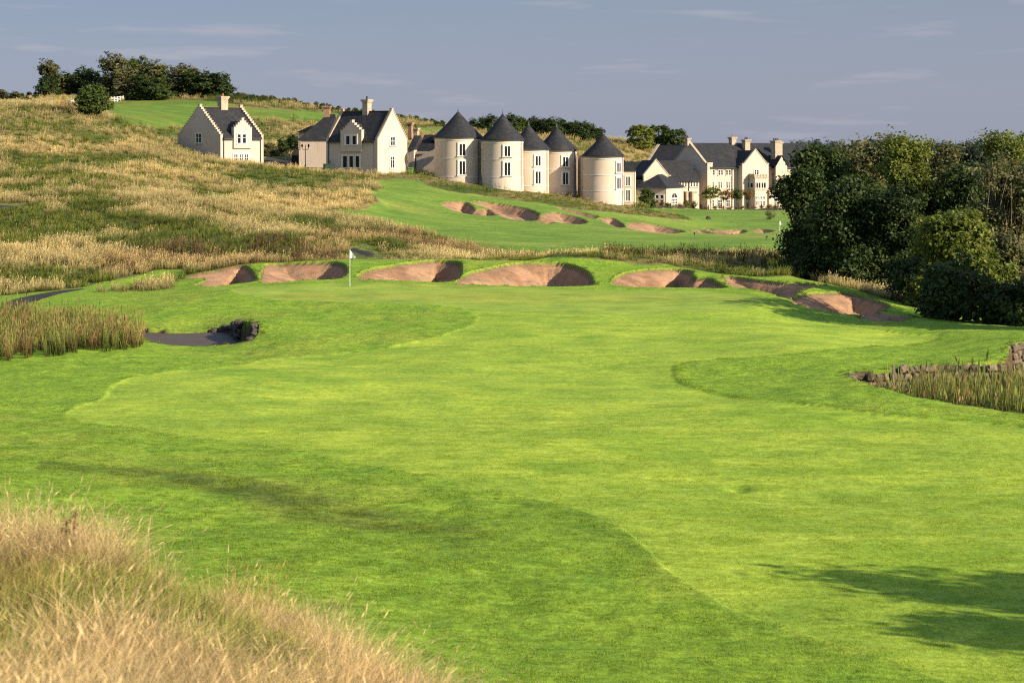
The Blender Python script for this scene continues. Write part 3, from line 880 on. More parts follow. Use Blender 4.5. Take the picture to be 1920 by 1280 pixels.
def crow_gable(parent, x0, th, D, zb, ze, zr, steps, name='gable_wall'):
    pts, st = gable_pts(D, zb, ze, zr, steps)
    m = MB(); m.extrude([(x0, y, z) for y, z in pts], (th, 0, 0))
    g = m.build(name, HARL, parent)
    c = MB()
    for i, (y0, y1, z) in enumerate(st):
        c.box(x0 - 0.06, y0 - 0.05, z + 0.002, x0 + th + 0.06, y1 + 0.03, z + 0.11)
        if i < len(st) - 1: c.box(x0 - 0.06, D - y1 - 0.03, z + 0.002, x0 + th + 0.06, D - y0 + 0.05, z + 0.11)
    tag(c.build('crow_steps', STONE, g), kind='stuff')
    return g

def roof_slopes(parent, x0, x1, D, ze, zr, over=0.25, name='roof', y0=0.0):
    m = MB(); s = (zr - ze) / (D / 2); th = 0.16
    for sg in (0, 1):
        yb = -over if sg == 0 else D + over
        zb_ = ze - over * s
        pr = [(x0, y0 + yb, zb_), (x0, y0 + D / 2, zr), (x0, y0 + D / 2, zr + th * 1.3), (x0, y0 + yb, zb_ + th)]
        if sg == 1: pr = [(x, y + 0.0, z) for x, y, z in pr]
        m.extrude(pr, (x1 - x0, 0, 0))
    return m.build(name, SLATE, parent)

def chimney(parent, x, y, zb, zt, w=0.9, d=0.7, pots=2, mat=None, potmat=None, name='chimney'):
    m = MB()
    m.box(x - w / 2, y - d / 2, zb, x + w / 2, y + d / 2, zt - 0.42)
    m.box(x - w / 2 - 0.10, y - d / 2 - 0.10, zt - 0.42, x + w / 2 + 0.10, y + d / 2 + 0.10, zt - 0.22)
    m.box(x - w / 2 - 0.20, y - d / 2 - 0.20, zt - 0.22, x + w / 2 + 0.20, y + d / 2 + 0.20, zt)
    c = m.build(name, mat or STONE, parent)
    for i in range(pots):
        p = MB(); px_ = x + (i - (pots - 1) / 2) * 0.42
        p.lathe([(0.15, zt), (0.13, zt + 0.12), (0.115, zt + 0.42), (0.15, zt + 0.44), (0.15, zt + 0.5)], (px_, y), 10)
        p.build('chimney_pot', potmat or POT, c, smooth=True)
    return c

def pipe(parent, x, y, z0, z1):
    m = MB(); m.tube([(x, y, z0), (x, y, z1)], [0.07, 0.07], 6); m.box(x - 0.14, y - 0.12, z1, x + 0.14, y + 0.1, z1 + 0.22)
    return m.build('downpipe', LEAD, parent)

def stepped_house(name, fr, L, D, zb, ze, zr, steps, label, cat='house', group=None, gap=(1, 1)):
    r = fr.root(name, zb); tag(r, label, cat, group)
    h = ze - zb; rr = zr - zb; th = 0.4
    m = MB()                                                    # front and back walls between the gables
    m.box(th + 0.001, 0.0, -2.5, L - th - 0.001, 0.35, h); m.box(th + 0.001, D - 0.35, -2.5, L - th - 0.001, D, h)
    m.build('wall', HARL, r)
    crow_gable(r, 0, th, D, -2.5, h, rr, steps); crow_gable(r, L - th, th, D, -2.5, h, rr, steps)
    roof_slopes(r, th + 0.002, L - th - 0.002, D, h, rr)
    for g0, g1 in ((th, gap[0]), (gap[1], L - th)):
        m = MB(); m.box(g0, -0.42, h - 0.28, g1, -0.28, h - 0.16); m.build('gutter', LEAD, r)
    m = MB(); m.box(th + 0.01, D / 2 - 0.14, rr + 0.19, L - th - 0.01, D / 2 + 0.14, rr + 0.27); m.build('ridge_tiles', plain('mossy_ridge', (0.16, 0.10, 0.04), 0.9, 0.4, 3.0), r)
    return r

def stepped_dormer(r, x0, x1, h, ztop, D, zr, steps=4):
    """wall dormer with a stepped gable flush with the front"""
    wd = x1 - x0; ze = h + (ztop - h) * 0.42; th = 0.35
    pts, st = gable_pts(wd, h - 1.6, ze, ztop - 0.4, steps, 0.1)
    m = MB(); m.extrude([(x0 + y, -0.30, z) for y, z in pts], (0, th + 0.27, 0)); d = m.build('dormer', HARL, r)
    c = MB()
    for i, (y0, y1, z) in enumerate(st):
        c.box(x0 + y0 - 0.04, -0.35, z + 0.002, x0 + y1 + 0.02, th + 0.02, z + 0.09)
        if i < len(st) - 1: c.box(x0 + wd - y1 - 0.02, -0.35, z + 0.002, x0 + wd - y0 + 0.04, th + 0.02, z + 0.09)
    tag(c.build('crow_steps', STONE, d), kind='stuff')
    # cheeks and little roof running back into the main slope
    sl = (zr - h) / (D / 2)
    zt = ztop - 0.42
    yb = (zt - h) / sl; ye = (ze - 0.05 - h) / sl
    m = MB(); xm = (x0 + x1) / 2
    m.poly([(x0 + 0.05, th, ze - 0.05), (xm, th, zt), (xm, yb, zt), (x0 + 0.05, ye, ze - 0.05)])
    m.poly([(x1 - 0.05, th, ze - 0.05), (x1 - 0.05, ye, ze - 0.05), (xm, yb, zt), (xm, th, zt)])
    m.build('dormer_roof', SLATE, d)
    for xx, dx in ((x0 + 0.05, 0.12), (x1 - 0.05, -0.12)):
        m = MB()
        m.extrude([(xx, th, h), (xx, th, ze - 0.06), (xx, ye, ze - 0.06)], (dx, 0, 0))
        m.build('dormer_cheek', SLATE, d)
    return d

AX = (1, 0, 0); AY = (0, 1, 0); NF = (0, -1, 0); NL = (-1, 0, 0); NR = (1, 0, 0)
def winrow(r, fr, items, wall='front', X=0.0, **kw):
    """items: (px0, px1, py_top, py_bottom) measured on the wall"""
    for it in items:
        p0, p1, q0, q1 = it[:4]; k2 = dict(kw); k2.update(it[4] if len(it) > 4 else {})
        if wall == 'front':
            x0, x1 = fr.lx(p0, X), fr.lx(p1, X); xm = (x0 + x1) / 2
            zt, zb_ = fr.z(q0, xm, X), fr.z(q1, xm, X)
            window(r, (xm, X, zb_ - fr.zb), AX, NF, x1 - x0, zt - zb_, **k2)
        else:
            y0, y1 = fr.ly(p0, X), fr.ly(p1, X); ym = (y0 + y1) / 2
            zt, zb_ = fr.z(q0, X, ym), fr.z(q1, X, ym)
            window(r, (X, ym, zb_ - fr.zb), AY, NR if wall == 'right' else NL, abs(y1 - y0), zt - zb_, **k2)

# ---------------------------------------------------------------- first stepped house
f1 = Frm(413.5, 297, 0.70, -0.714)
L1 = f1.lx(494); D1 = f1.ly(333.5)
zb1 = f1.z(309); ze1 = f1.z(258); zr1 = f1.z(204, L1 / 2, D1 / 2)
h1 = stepped_house('stepped_gable_house', f1, L1, D1, zb1, ze1, zr1, 13, 'cream crow-stepped house standing alone in the dry rough at far left', gap=(f1.lx(436), f1.lx(470.5)))
hh = ze1 - zb1
dx0, dx1 = f1.lx(436.5), f1.lx(470)
dm1 = stepped_dormer(h1, dx0, dx1, hh, f1.z(222, (dx0 + dx1) / 2) - zb1, D1, zr1 - zb1, 4)
winrow(h1, f1, [(445, 451, 252, 269), (454.5, 461, 252, 269)], X=-0.30, bars=0, rail=(0.62,), surround=0.2, sill=False)
winrow(h1, f1, [(438.5, 445, 289.5, 302), (448.5, 455, 289.5, 302), (458.5, 465, 289.5, 302)], bars=1, rail=(0.5,), surround=0.22)
winrow(h1, f1, [(368, 378, 251, 268)], wall='left', X=0.0, bars=1, rail=(0.55,), surround=0.2)
chimney(h1, f1.lx(414, D1 / 2) * 0.5 + L1 * 0.25 + 0.4, D1 / 2, zr1 - zb1 - 1.2, f1.z(181, L1 / 2, D1 / 2) - zb1, 1.25, 1.0, 1, STONE)
pipe(h1, 0.55, -0.1, -0.5, hh - 0.3); pipe(h1, L1 - 0.6, -0.1, -0.5, hh - 0.3)

# ---------------------------------------------------------------- second stepped house
n2 = Vector((-0.515, -0.857, 0)).normalized()
tmp = Frm(708, 298, n2.x, n2.y)
L2 = -tmp.lx(611.5)
O2 = tmp.O - tmp.a * L2
f2 = Frm(960 + F * O2.x / O2.y, O2.y, n2.x, n2.y)
D2 = f2.ly(763.5, L2)
zb2 = f2.z(326, L2); ze2 = f2.z(264, L2); zr2 = f2.z(211, L2, D2 / 2)
h2 = stepped_house('stepped_gable_house', f2, L2, D2, zb2, ze2, zr2, 14, 'cream crow-stepped house with sunlit right gable beside the green utility box', gap=(f2.lx(640), f2.lx(680.5)))
hh = ze2 - zb2
dx0, dx1 = f2.lx(640.5), f2.lx(680)
stepped_dormer(h2, dx0, dx1, hh, f2.z(226, (dx0 + dx1) / 2) - zb2, D2, zr2 - zb2, 4)
winrow(h2, f2, [(649, 656, 255, 271.5), (661, 668, 255, 271.5)], X=-0.30, bars=0, surround=0.28)
winrow(h2, f2, [(643, 651, 292.5, 314.5), (655, 662.5, 292.5, 314.5), (666.5, 674, 292.5, 314.5)], bars=0, surround=0.26)
winrow(h2, f2, [(732, 740, 257, 273)], wall='right', X=L2, bars=1, rail=(0.5,), surround=0.22)
winrow(h2, f2, [(732, 739, 294, 315.5)], wall='right', X=L2, bars=1, rail=(0.7,), surround=0.22)
chimney(h2, f2.lx(688, D2 / 2), D2 / 2, zr2 - zb2 - 1.0, f2.z(187, L2 / 2, D2 / 2) - zb2, 0.95, 1.1, 1, STONE, DARKPOT)
pipe(h2, 0.5, -0.1, -0.5, hh - 0.3); pipe(h2, L2 - 0.55, -0.1, -0.5, hh - 0.3)

# ---------------------------------------------------------------- outhouse and open shed between the two houses
f3 = Frm(560.5, 316, -0.10, -0.995)
L3 = f3.lx(618); D3 = 7.0
zb3 = f3.z(306); ze3 = f3.z(262); zr3 = f3.z(214, L3, D3 / 2)
r = f3.root('outhouse', zb3); tag(r, 'low pinkish outhouse with steep grey roof tucked left of the second stepped house', 'outbuilding')
m = MB(); m.box(0, 0, -2, L3, D3, ze3 - zb3); m.build('wall', HARL, r)
m = MB()
e = 0.25; zz0 = ze3 - zb3 - 0.05; zz1 = zr3 - zb3
A = (-e, -e, zz0); B = (L3 + e, -e, zz0); C_ = (L3 + e, D3 + e, zz0); D_ = (-e, D3 + e, zz0); T1 = (L3 * 0.80, D3 / 2, zz1); T2 = (L3 + e, D3 / 2, zz1)
m.poly([A, B, T2, T1]); m.poly([D_, A, T1]); m.poly([C_, D_, T1, T2]); m.poly([B, C_, T2]); m.poly([A, D_, C_, B])
m.build('roof', SLATE, r)
m = MB()
for i in range(5): m.box(-0.10, -0.10 + 0 * i, 2.2 + i * 0.28, 0.35, 0.02, 2.36 + i * 0.28)
m.build('corner_stones', STONE, r)
chimney(r, f3.lx(613, D3 / 2), D3 / 2, zz1 - 1.5, f3.z(199, L3, D3 / 2) - zb3, 1.0, 0.9, 1, BRICKY, DARKPOT)
f4 = Frm(533.5, 322, -0.05, -0.999)
L4 = f4.lx(561); zb4 = f4.z(301)
r = f4.root('open_shed', zb4); tag(r, 'dark open timber shed with sloping slate roof left of the outhouse', 'shed')
m = MB(); hz = f4.z(283) - zb4
m.extrude([(-0.3, -0.4, hz), (-0.3, 4.2, hz + 0.2), (L4, 4.2, hz + 1.2), (L4, -0.4, hz + 1.0)], (0, 0, 0.14)); m.build('roof', SLATE, r)
m = MB(); m.box(0.6, 3.6, -1, L4, 3.8, hz + 0.3); m.build('back_wall', TIMBER, r)
for x, y in ((0.1, 0), (0.1, 3.4)):
    m = MB(); m.box(x, y, -1, x + 0.18, y + 0.18, hz + 0.02); m.tube([(x + 0.1, y + 0.09, hz - 0.7), (x + 0.75, y + 0.09, hz + 0.05)], [0.06, 0.06], 5); m.build('post', STONE, r)
f5 = Frm(560, 331, -0.3, -0.95)
r = f5.root('rear_roofed_store', f5.z(300)); tag(r, 'store behind the outhouse of which only a dark roof corner shows', 'outbuilding')
m = MB(); hz = f5.z(248) - f5.zb; m.box(0, 0, -1, 5, 5, hz); m.build('wall', HARL, r)
m = MB(); m.extrude([(-0.3, -0.4, hz), (2.5, -0.4, hz + 1.1), (5.3, -0.4, hz)], (0, 5.8, 0)); m.build('roof', SLATE, r)

# ---------------------------------------------------------------- link range behind the second house
f6 = Frm(766, 312, -0.35, -0.937)
r = f6.root('link_range', f6.z(330)); tag(r, 'jumble of small slate roofs and cream walls joining the second stepped house to the towers', 'building')
z6 = lambda py, x=0, y=0: f6.z(py, x, y) - f6.zb
xs = f6.lx(776)
m = MB(); m.box(0, 0, -2, xs, 5, z6(280)); m.build('wall', HARL, r)
m = MB(); m.extrude([(-0.1, -0.25, z6(281)), (-0.1, 2.5, z6(254)), (-0.1, 5.2, z6(281))], (xs + 0.2, 0, 0)); m.build('roof', SLATE, r)
x1_, x2_ = f6.lx(777), f6.lx(816)
m = MB(); m.box(x1_, 0.6, -2, x2_, 7, z6(284)); m.build('wall', HARL, r)
m = MB(); m.extrude([(x1_ + 0.05, 0.3, z6(292)), (x1_ + 0.05, 3.8, z6(253, x1_, 3.8)), (x1_ + 0.05, 7.3, z6(292))], (x2_ - x1_, 0, 0)); m.build('roof', SLATE, r)
m = MB(); m.extrude([(x1_ - 0.25, 0.45, z6(296)), (x1_ - 0.25, 3.8, z6(251, x1_, 3.8)), (x1_ - 0.25, 7.15, z6(296)), (x1_ - 0.25, 7.15, -2), (x1_ - 0.25, 0.45, -2)], (0.29, 0, 0)); m.build('gable_wall', BRICKY, r)
# low stepped skew wall falling towards the first tower
m = MB(); pts = [(x1_ + 0.3, z6(340)), (x2_ + 1, z6(340)), (x2_ + 1, z6(274))]
n = 9
for i in range(n):
    xa = x2_ + 1 - (x2_ + 0.7 - x1_) * i / n; xb = x2_ + 1 - (x2_ + 0.7 - x1_) * (i + 1) / n
    zz = z6(274 + (296 - 274) * (i + 0.5) / n); pts += [(xa, zz), (xb, zz)]
m.extrude([(x, 0.1, z) for x, z in pts], (0, 0.35, 0)); m.build('stepped_wall', HARL, r)
m = MB(); m.extrude([(f6.lx(795), 2.2, z6(262)), (f6.lx(819), 2.2, z6(243)), (f6.lx(819), 2.2, z6(268))], (0, 3, 0)); m.build('skew_roof', SLATE, r)
chimney(r, f6.lx(769.5, 3), 3, z6(262), z6(230, 0, 3), 0.62, 0.6, 0, BRICKY)
chimney(r, f6.lx(780.5, 3.8), 3.8, z6(262), z6(240, 2, 3.8), 0.62, 0.6, 1, STONE, DARKPOT)

# ---------------------------------------------------------------- the five round towers
TW = [  # centre px, radius px, Y, eave row, apex row, foot row, window px, (upper top, bottom), (lower top, bottom), batter, label
 (859, 44, 304, 258, 209, 345, 869, (270, 292), (302, 327.5), 0.0, 'leftmost round cream tower with black cone roof and half shaded drum'),
 (942.5, 38.5, 301, 262.5, 213.5, 362, 951.5, (274, 293.5), (304.5, 329), 0.12, 'second round tower from left standing closest with flared foot'),
 (991, 38, 305.5, 280, 233.5, 372, 1008, (292.5, 311), (321, 344.5), 0.02, 'narrow looking third round tower tucked behind the flared one'),
 (1043.5, 37, 310, 282, 237, 378, 1058.5, (294, 312.5), (323, 345.5), 0.12, 'fourth round tower from left beside the recessed grey link wall'),
 (1131, 38, 306, 293, 251, 395, 1157.5, (305, 323), (332.5, 354), 0.10, 'rightmost round tower with plain cone roof next to the annex'),
]
for (cx, rp, Y, pe, pa, pf, pw, up, lo_, bat, lab) in TW:
    c = P(cx, HOR, Y); rad = rp / F * Y; zf = EYE - (pf - HOR) / F * Y
    zz = lambda py: EYE - (py - HOR) / F * Y - zf
    r = empty('round_tower', (c.x, c.y, zf)); tag(r, lab, 'tower', 'round towers with cone roofs')
    zsill = zz(lo_[1] + 4)
    m = MB(); m.lathe([(rad * (1 + bat * 0.5), -2.0), (rad * (1 + bat * 0.35), 0.0), (rad * 1.005, zsill - 0.05 - (1.2 if bat < .05 else 0.0)), (rad, zsill), (rad, zz(pe))], seg=56)
    m.build('wall', HARL, r, smooth=True)
    for py, th in ((pe + 5, 0.16), ((up[1] + lo_[0]) / 2, 0.11), (lo_[1] + 3.5, 0.12)):
        m = MB(); m.lathe([(rad + 0.05, zz(py) - th / 2), (rad + 0.05, zz(py) + th / 2)], seg=56); m.build('string_course', WHITE, r, smooth=True)
    m = MB(); m.lathe([(rad + 0.28, zz(pe) - 0.02), (rad + 0.28, zz(pe) + 0.06), (rad * 0.52, zz(pe) + (zz(pa) - zz(pe)) * 0.50), (0.06, zz(pa))], seg=56)
    roof = m.build('cone_roof', SLATE, r, smooth=True)
    m = MB(); m.lathe([(0.16, zz(pa) - 0.1), (0.05, zz(pa) + 0.15), (0.09, zz(pa) + 0.22), (0.03, zz(pa) + 0.35), (0.015, zz(pa) + 0.75)], seg=8); m.build('finial', LEAD, roof)
    m = MB(); m.lathe([(rad + 0.26, zz(pe) - 0.10), (rad + 0.26, zz(pe) - 0.025)], seg=56); m.build('gutter', LEAD, r, smooth=True)
    th = math.asin((pw - cx) / rp)
    base_dir = math.atan2(c.x, c.y)
    ang = base_dir + th
    nrm = Vector((math.sin(ang), -math.cos(ang), 0)); al = Vector((math.cos(ang), math.sin(ang), 0))
    ww = 0.92
    cen = nrm * (rad + 0.004)
    for (a0, a1) in (up, lo_):
        zb_ = zz(a1); window(r, cen + Vector((0, 0, zb_)), al, nrm, ww, zz(a0) - zb_, bars=1, surround=0.26, sill=True, proud=0.055)
    pr = MB(); ang2 = base_dir + R(62)
    pc = Vector((math.sin(ang2), -math.cos(ang2), 0)) * (rad + 0.08)
    pr.tube([(pc.x, pc.y, 0.4), (pc.x, pc.y, zz(pe) - 0.1)], [0.05, 0.05], 6); pr.build('downpipe', LEAD, r)

# buttress between the first and second tower, recessed link, pier, annex
f7 = Frm(1080, 313, -0.25, -0.97)
r = f7.root('tower_link', f7.z(384)); tag(r, 'recessed flat wall and narrow window pier linking the fourth and fifth towers', 'building')
z7 = lambda py, x=0, y=0: f7.z(py, x, y) - f7.zb
m = MB(); m.box(-1.0, 0.0, -1.5, f7.lx(1096), 3.5, z7(293)); m.build('wall', HARL, r)
f8 = Frm(1092.5, 306.5, 0.15, -0.989)
r2 = f8.root('window_pier', f8.z(386)); tag(r2, 'narrow flat fronted pier with a tall paired window left of the rightmost round tower', 'building')
m = MB(); x8 = f8.lx(1106); m.box(0, 0, -1.5, x8, 4, f8.z(293) - f8.zb); m.build('wall', HARL, r2)
winrow(r2, f8, [(1096, 1103.5, 318, 326.5), (1096, 1103.5, 332, 354)], bars=1, surround=0.16)
m = MB(); m.box(-0.06, -0.06, f8.z(293) - f8.zb, x8, 4, f8.z(293) - f8.zb + 0.1); m.build('coping', STONE, r2)
f9 = Frm(1167, 310, 0.10, -0.995)
r = f9.root('tower_annex', f9.z(392)); tag(r, 'small square annex with lean-to slate roof on the right of the last tower', 'building')
x9 = f9.lx(1191.5); z9 = lambda py: f9.z(py) - f9.zb
m = MB(); m.box(0, 0, -1.5, x9, 6, z9(321)); m.build('wall', HARL, r)
m = MB(); m.extrude([(0, -0.2, z9(321)), (0, -0.2, z9(297)), (x9 + 0.25, -0.2, z9(321))], (0, 6.4, 0)); m.build('roof', SLATE, r)
winrow(r, f9, [(1173.5, 1181, 331.5, 348.5), (1173.5, 1181, 356.5, 377)], bars=1, surround=0.22)
m = MB(); m.box(f9.lx(1190.5), -0.05, -1, f9.lx(1190.5) + 0.12, 0.06, z9(321) - 0.1); m.build('downpipe', FRAME, r)

# ---------------------------------------------------------------- hotel
fh = Frm(1327, 398, 0.5, -0.866)
zbh = fh.z(389); r = fh.root('hotel', zbh); tag(r, 'large cream hotel with grey roofs, tall chimneys and a bay window at the right', 'hotel')
zh = lambda py, x=0, y=0: fh.z(py, x, y) - zbh
Dh = fh.ly(1256.5); Lh = 30.0
ze, zr = zh(313), zh(270, 0, Dh / 2)
def plain_gable(parent, x0, th, D, zb_, ze_, zr_, name='gable_wall', y0=0.0, cop=True):
    m = MB(); m.extrude([(x0, y0, zb_), (x0, y0 + D, zb_), (x0, y0 + D, ze_), (x0, y0 + D / 2, zr_), (x0, y0, ze_)], (th, 0, 0))
    g = m.build(name, HARL, parent)
    if cop:
        m = MB()
        for a, b_ in (((y0 - 0.25, ze_ - 0.25 * (zr_ - ze_) / (D / 2)), (y0 + D / 2, zr_)), ((y0 + D + 0.25, ze_ - 0.25 * (zr_ - ze_) / (D / 2)), (y0 + D / 2, zr_))):
            m.extrude([(x0 - 0.08, a[0], a[1] + 0.004), (x0 - 0.08, b_[0], b_[1] + 0.004), (x0 - 0.08, b_[0], b_[1] + 0.30), (x0 - 0.08, a[0], a[1] + 0.24)], (th + 0.16, 0, 0))
        m.build('coping', STONE, g)
    return g
m = MB(); m.box(0.41, 0, -2, Lh, 0.4, ze); m.box(0.41, Dh - 0.4, -2, Lh, Dh, ze); m.build('wall', HARL, r)
plain_gable(r, 0, 0.4, Dh, -2, ze, zr + 0.25)
roof_slopes(r, 0.41, Lh, Dh, ze, zr, 0.35)
m = MB(); m.box(-0.25, -0.25, -2, 1.0, 0.0 - 0.003, zh(307)); m.box(-0.32, -0.32, zh(307), 1.07, 0.3, zh(305)); m.build('corner_pier', HARL, r)
m = MB(); m.box(0.45, -0.5, ze - 0.35, Lh, -0.36, ze - 0.22); m.build('gutter', LEAD, r)
winrow(r, fh, [(1331, 1334.3, 319, 328.5), (1336.3, 1339.6, 319, 328.5), (1346.5, 1349.8, 319, 328.5), (1351.6, 1354.8, 319, 328.5), (1361, 1364.3, 319, 328.5), (1366.2, 1369.6, 319, 328.5)], bars=0, rail=(0.5,), surround=0.09)
winrow(r, fh, [(1333, 1338, 341, 353), (1348, 1353, 341, 353), (1363, 1368, 341, 353)], bars=1, rail=(0.6,), surround=0.11)
winrow(r, fh, [(1330.5, 1338, 375, 388), (1346, 1353.5, 375, 388), (1361.5, 1368, 375, 388)], bars=1, rail=(0.6,), surround=0.10, sill=False)
for px in (1372, 1399): pipe(r, fh.lx(px), -0.15, 0, ze - 0.4)
# cross gable, standing forward
yg = -1.6; xg0, xg1 = fh.lx(1392, yg), fh.lx(1441, yg); zs, zp = zh(308, xg0, yg), zh(281, (xg0 + xg1) / 2, yg)
m = MB(); xm = (xg0 + xg1) / 2
m.extrude([(xg0, yg, -2), (xg1, yg, -2), (xg1, yg, zs), (xg1 - 0.45, yg, zs), (xm, yg, zp), (xg0 + 0.45, yg, zs), (xg0, yg, zs)], (0, 0.4, 0)); g = m.build('cross_gable', HARL, r)
m = MB()
for s in (1, -1):
    xa = xg0 + 0.35 if s == 1 else xg1 - 0.35
    m.extrude([(xa, yg - 0.07, zs - 0.02), (xm, yg - 0.07, zp + 0.004), (xm, yg - 0.07, zp + 0.28), (xa, yg - 0.07, zs + 0.22)], (0, 0.55, 0))
m.box(xg0 - 0.1, yg - 0.08, zs + 0.003, xg0 + 0.34, yg + 0.5, zs + 0.2); m.box(xg1 - 0.34, yg - 0.08, zs + 0.003, xg1 + 0.1, yg + 0.5, zs + 0.2)
m.build('coping', STONE, g)
m = MB(); m.box(xg0 + 0.01, yg + 0.41, -2, xg0 + 0.35, 0, zs - 0.1); m.box(xg1 - 0.35, yg + 0.41, -2, xg1 - 0.01, 0, zs - 0.1); m.build('side_wall', HARL, g)
m = MB(); yr = Dh / 2
m.poly([(xg0 - 0.15, yg + 0.42, zs - 0.25), (xm, yg + 0.42, zp - 0.1), (xm, yr - 1.0, zp - 0.1), (xg0 - 0.15, 2.0, zs - 0.25)])
m.poly([(xg1 + 0.15, yg + 0.42, zs - 0.25), (xg1 + 0.15, 2.0, zs - 0.25), (xm, yr - 1.0, zp - 0.1), (xm, yg + 0.42, zp - 0.1)])
m.build('cross_roof', SLATE, g)
winrow(r, fh, [(1414.5, 1422, 319, 328)], X=yg, bars=1, rail=(0.55,), surround=0.16)
winrow(r, fh, [(1401.5, 1404, 342, 353)], X=yg, bars=0, surround=0.14)
# two storey bay with balustrade
yb = yg - 2.0; xb0, xb1 = fh.lx(1415.5, yb), fh.lx(1438, yb); zt = zh(334, xb0, yb)
m = MB(); m.box(xb0, yb, -1.5, xb1, yg - 0.003, zt); by = m.build('bay', HARL, r)
m = MB(); m.box(xb0 - 0.2, yb - 0.2, zt + 0.003, xb1 + 0.2, yg - 0.004, zt + 0.22); m.box(xb0 - 0.1, yb - 0.1, zh(357, xb0, yb), xb1 + 0.1, yg - 0.004, zh(355, xb0, yb)); m.build('cornice', STONE, by)
for i in range(5):
    m = MB(); x = xb0 + (xb1 - xb0) * i / 4
    m.box(x - 0.13, yb - 0.02, zt + 0.22, x + 0.13, yb + 0.18, zt + 0.78)
    if i < 4:
        x2 = x + (xb1 - xb0) / 4
        m.tube([(x + 0.12, yb + 0.08, zt + 0.28), (x2 - 0.12, yb + 0.08, zt + 0.7)], [0.06, 0.06], 5); m.tube([(x + 0.12, yb + 0.08, zt + 0.7), (x2 - 0.12, yb + 0.08, zt + 0.28)], [0.06, 0.06], 5)
    m.build('balustrade', STONE, by)
m = MB(); m.box(xb0 - 0.05, yb + 0.19, zt + 0.22, xb0 + 0.25, yg - 0.05, zt + 0.85); m.build('parapet', STONE, by)
winrow(r, fh, [(1417.5, 1425.5, 342.5, 353), (1427.5, 1435.5, 342.5, 353)], X=yb, bars=1, surround=0.10, sill=False)
winrow(r, fh, [(1417.5, 1421.7, 368.5, 373.5), (1423.7, 1427.9, 368.5, 373.5), (1429.9, 1434.1, 368.5, 373.5), (1417.5, 1421.7, 376.5, 386), (1423.7, 1427.9, 376.5, 386), (1429.9, 1434.1, 376.5, 386)], X=yb, bars=1, surround=0.10, sill=False)
ya, yb2 = fh.ly(1408, xb0), fh.ly(1412.5, xb0)
window(r, (xb0, (yb + yg) / 2, zh(352.5, xb0, yb)), AY, NL, 0.9, zh(343, xb0, yb) - zh(352.5, xb0, yb), bars=0, surround=0.12, sill=False)
# right hand return: lower eave, porch and last gable
xq0 = fh.lx(1442); ze2_ = zh(325, xq0)
pipe(r, fh.lx(1448), -0.2, 0, ze2_ - 0.3)
xr0, xr1 = fh.lx(1455, -1.5), fh.lx(1476, -1.5)
m = MB(); zsr = zh(311, xr0, -1.5); zpr = zh(292, xr0, -1.5); xmr = (xr0 + xr1) / 2
m.extrude([(xr0, -1.5, -2), (xr1, -1.5, -2), (xr1, -1.5, zsr), (xmr, -1.5, zpr), (xr0, -1.5, zsr)], (0, 0.4, 0)); m.build('end_gable', HARL, r)
m = MB()
m.poly([(xr0 - 0.15, -1.7, zsr - 0.1), (xmr, -1.7, zpr + 0.06), (xmr, 3.5, zpr + 0.06), (xr0 - 0.15, 3.5, zsr - 0.1)]); m.poly([(xr1 + 0.15, -1.7, zsr - 0.1), (xr1 + 0.15, 3.5, zsr - 0.1), (xmr, 3.5, zpr + 0.06), (xmr, -1.7, zpr + 0.06)])
m.build('end_roof', SLATE, r)
m = MB(); x0_, x1_p = fh.lx(1441, -3), fh.lx(1470, -3)
m.box(x0_, -3.2, -1, x1_p, -1.51, zh(361, x0_, -3)); m.build('porch', HARL, r)
m = MB(); m.box(x0_ - 0.1, -3.35, zh(361, x0_, -3) + 0.003, x1_p, -1.52, zh(357, x0_, -3)); m.build('porch_parapet', BRICKY, r)
winrow(r, fh, [(1453, 1460, 372, 387)], X=-3.2, bars=2, rail=(0.6,), surround=0.12, sill=False)
# chimneys
zrw = zr + 0.2
chimney(r, fh.lx(1285.5, Dh / 2) + 0.5, Dh / 2, zr - 0.4, zh(259, 0, Dh / 2), 0.7, 0.9, 1, STONE, DARKPOT)
chimney(r, fh.lx(1373.5, Dh / 2), Dh / 2, zr - 0.6, zh(257, 8, Dh / 2), 1.15, 1.1, 1, STONE, POT)
chimney(r, fh.lx(1399, Dh / 2 - 2), Dh / 2 - 2, zr - 2.2, zh(262, 10, Dh / 2), 1.25, 1.1, 2, STONE, DARKPOT)
chimney(r, fh.lx(1454, 0.6), 0.6, zh(326, 16), zh(264, 16), 1.25, 1.5, 3, STONE, DARKPOT)
chimney(r, fh.lx(1461, 2.6), 2.6, zh(310, 16), zh(266, 16), 0.9, 1.0, 1, STONE, POT)

# wing with its own front gable
fw = Frm(1252, 394, 0.42, -0.907)
rw = fw.root('hotel_wing', fw.z(389)); tag(rw, 'hotel wing with one pointed front gable, grey roof and a row of small upper windows', 'building')
zw = lambda py, x=0, y=0: fw.z(py, x, y) - fw.zb
Lw = fw.lx(1311); Dw = 9.0
m = MB(); m.box(-4.0, 0.0, -2, Lw, Dw, zw(338)); m.build('wall', HARL, rw)
m = MB(); s0 = zw(338.5); s1 = zw(303, 0, Dw / 2)
for (ya_, za_, yb_, zb_) in ((-0.4, s0 - 0.3, Dw / 2, s1), (Dw + 0.4, s0 - 0.3, Dw / 2, s1)):
    m.extrude([(0, ya_, za_), (0, yb_, zb_), (0, yb_, zb_ + 0.2), (0, ya_, za_ + 0.16)], (Lw + 0.2, 0, 0))
m.build('roof', SLATE, rw)
xa, xb = fw.lx(1207, -1.2), fw.lx(1253, -1.2); xm = (xa + xb) / 2
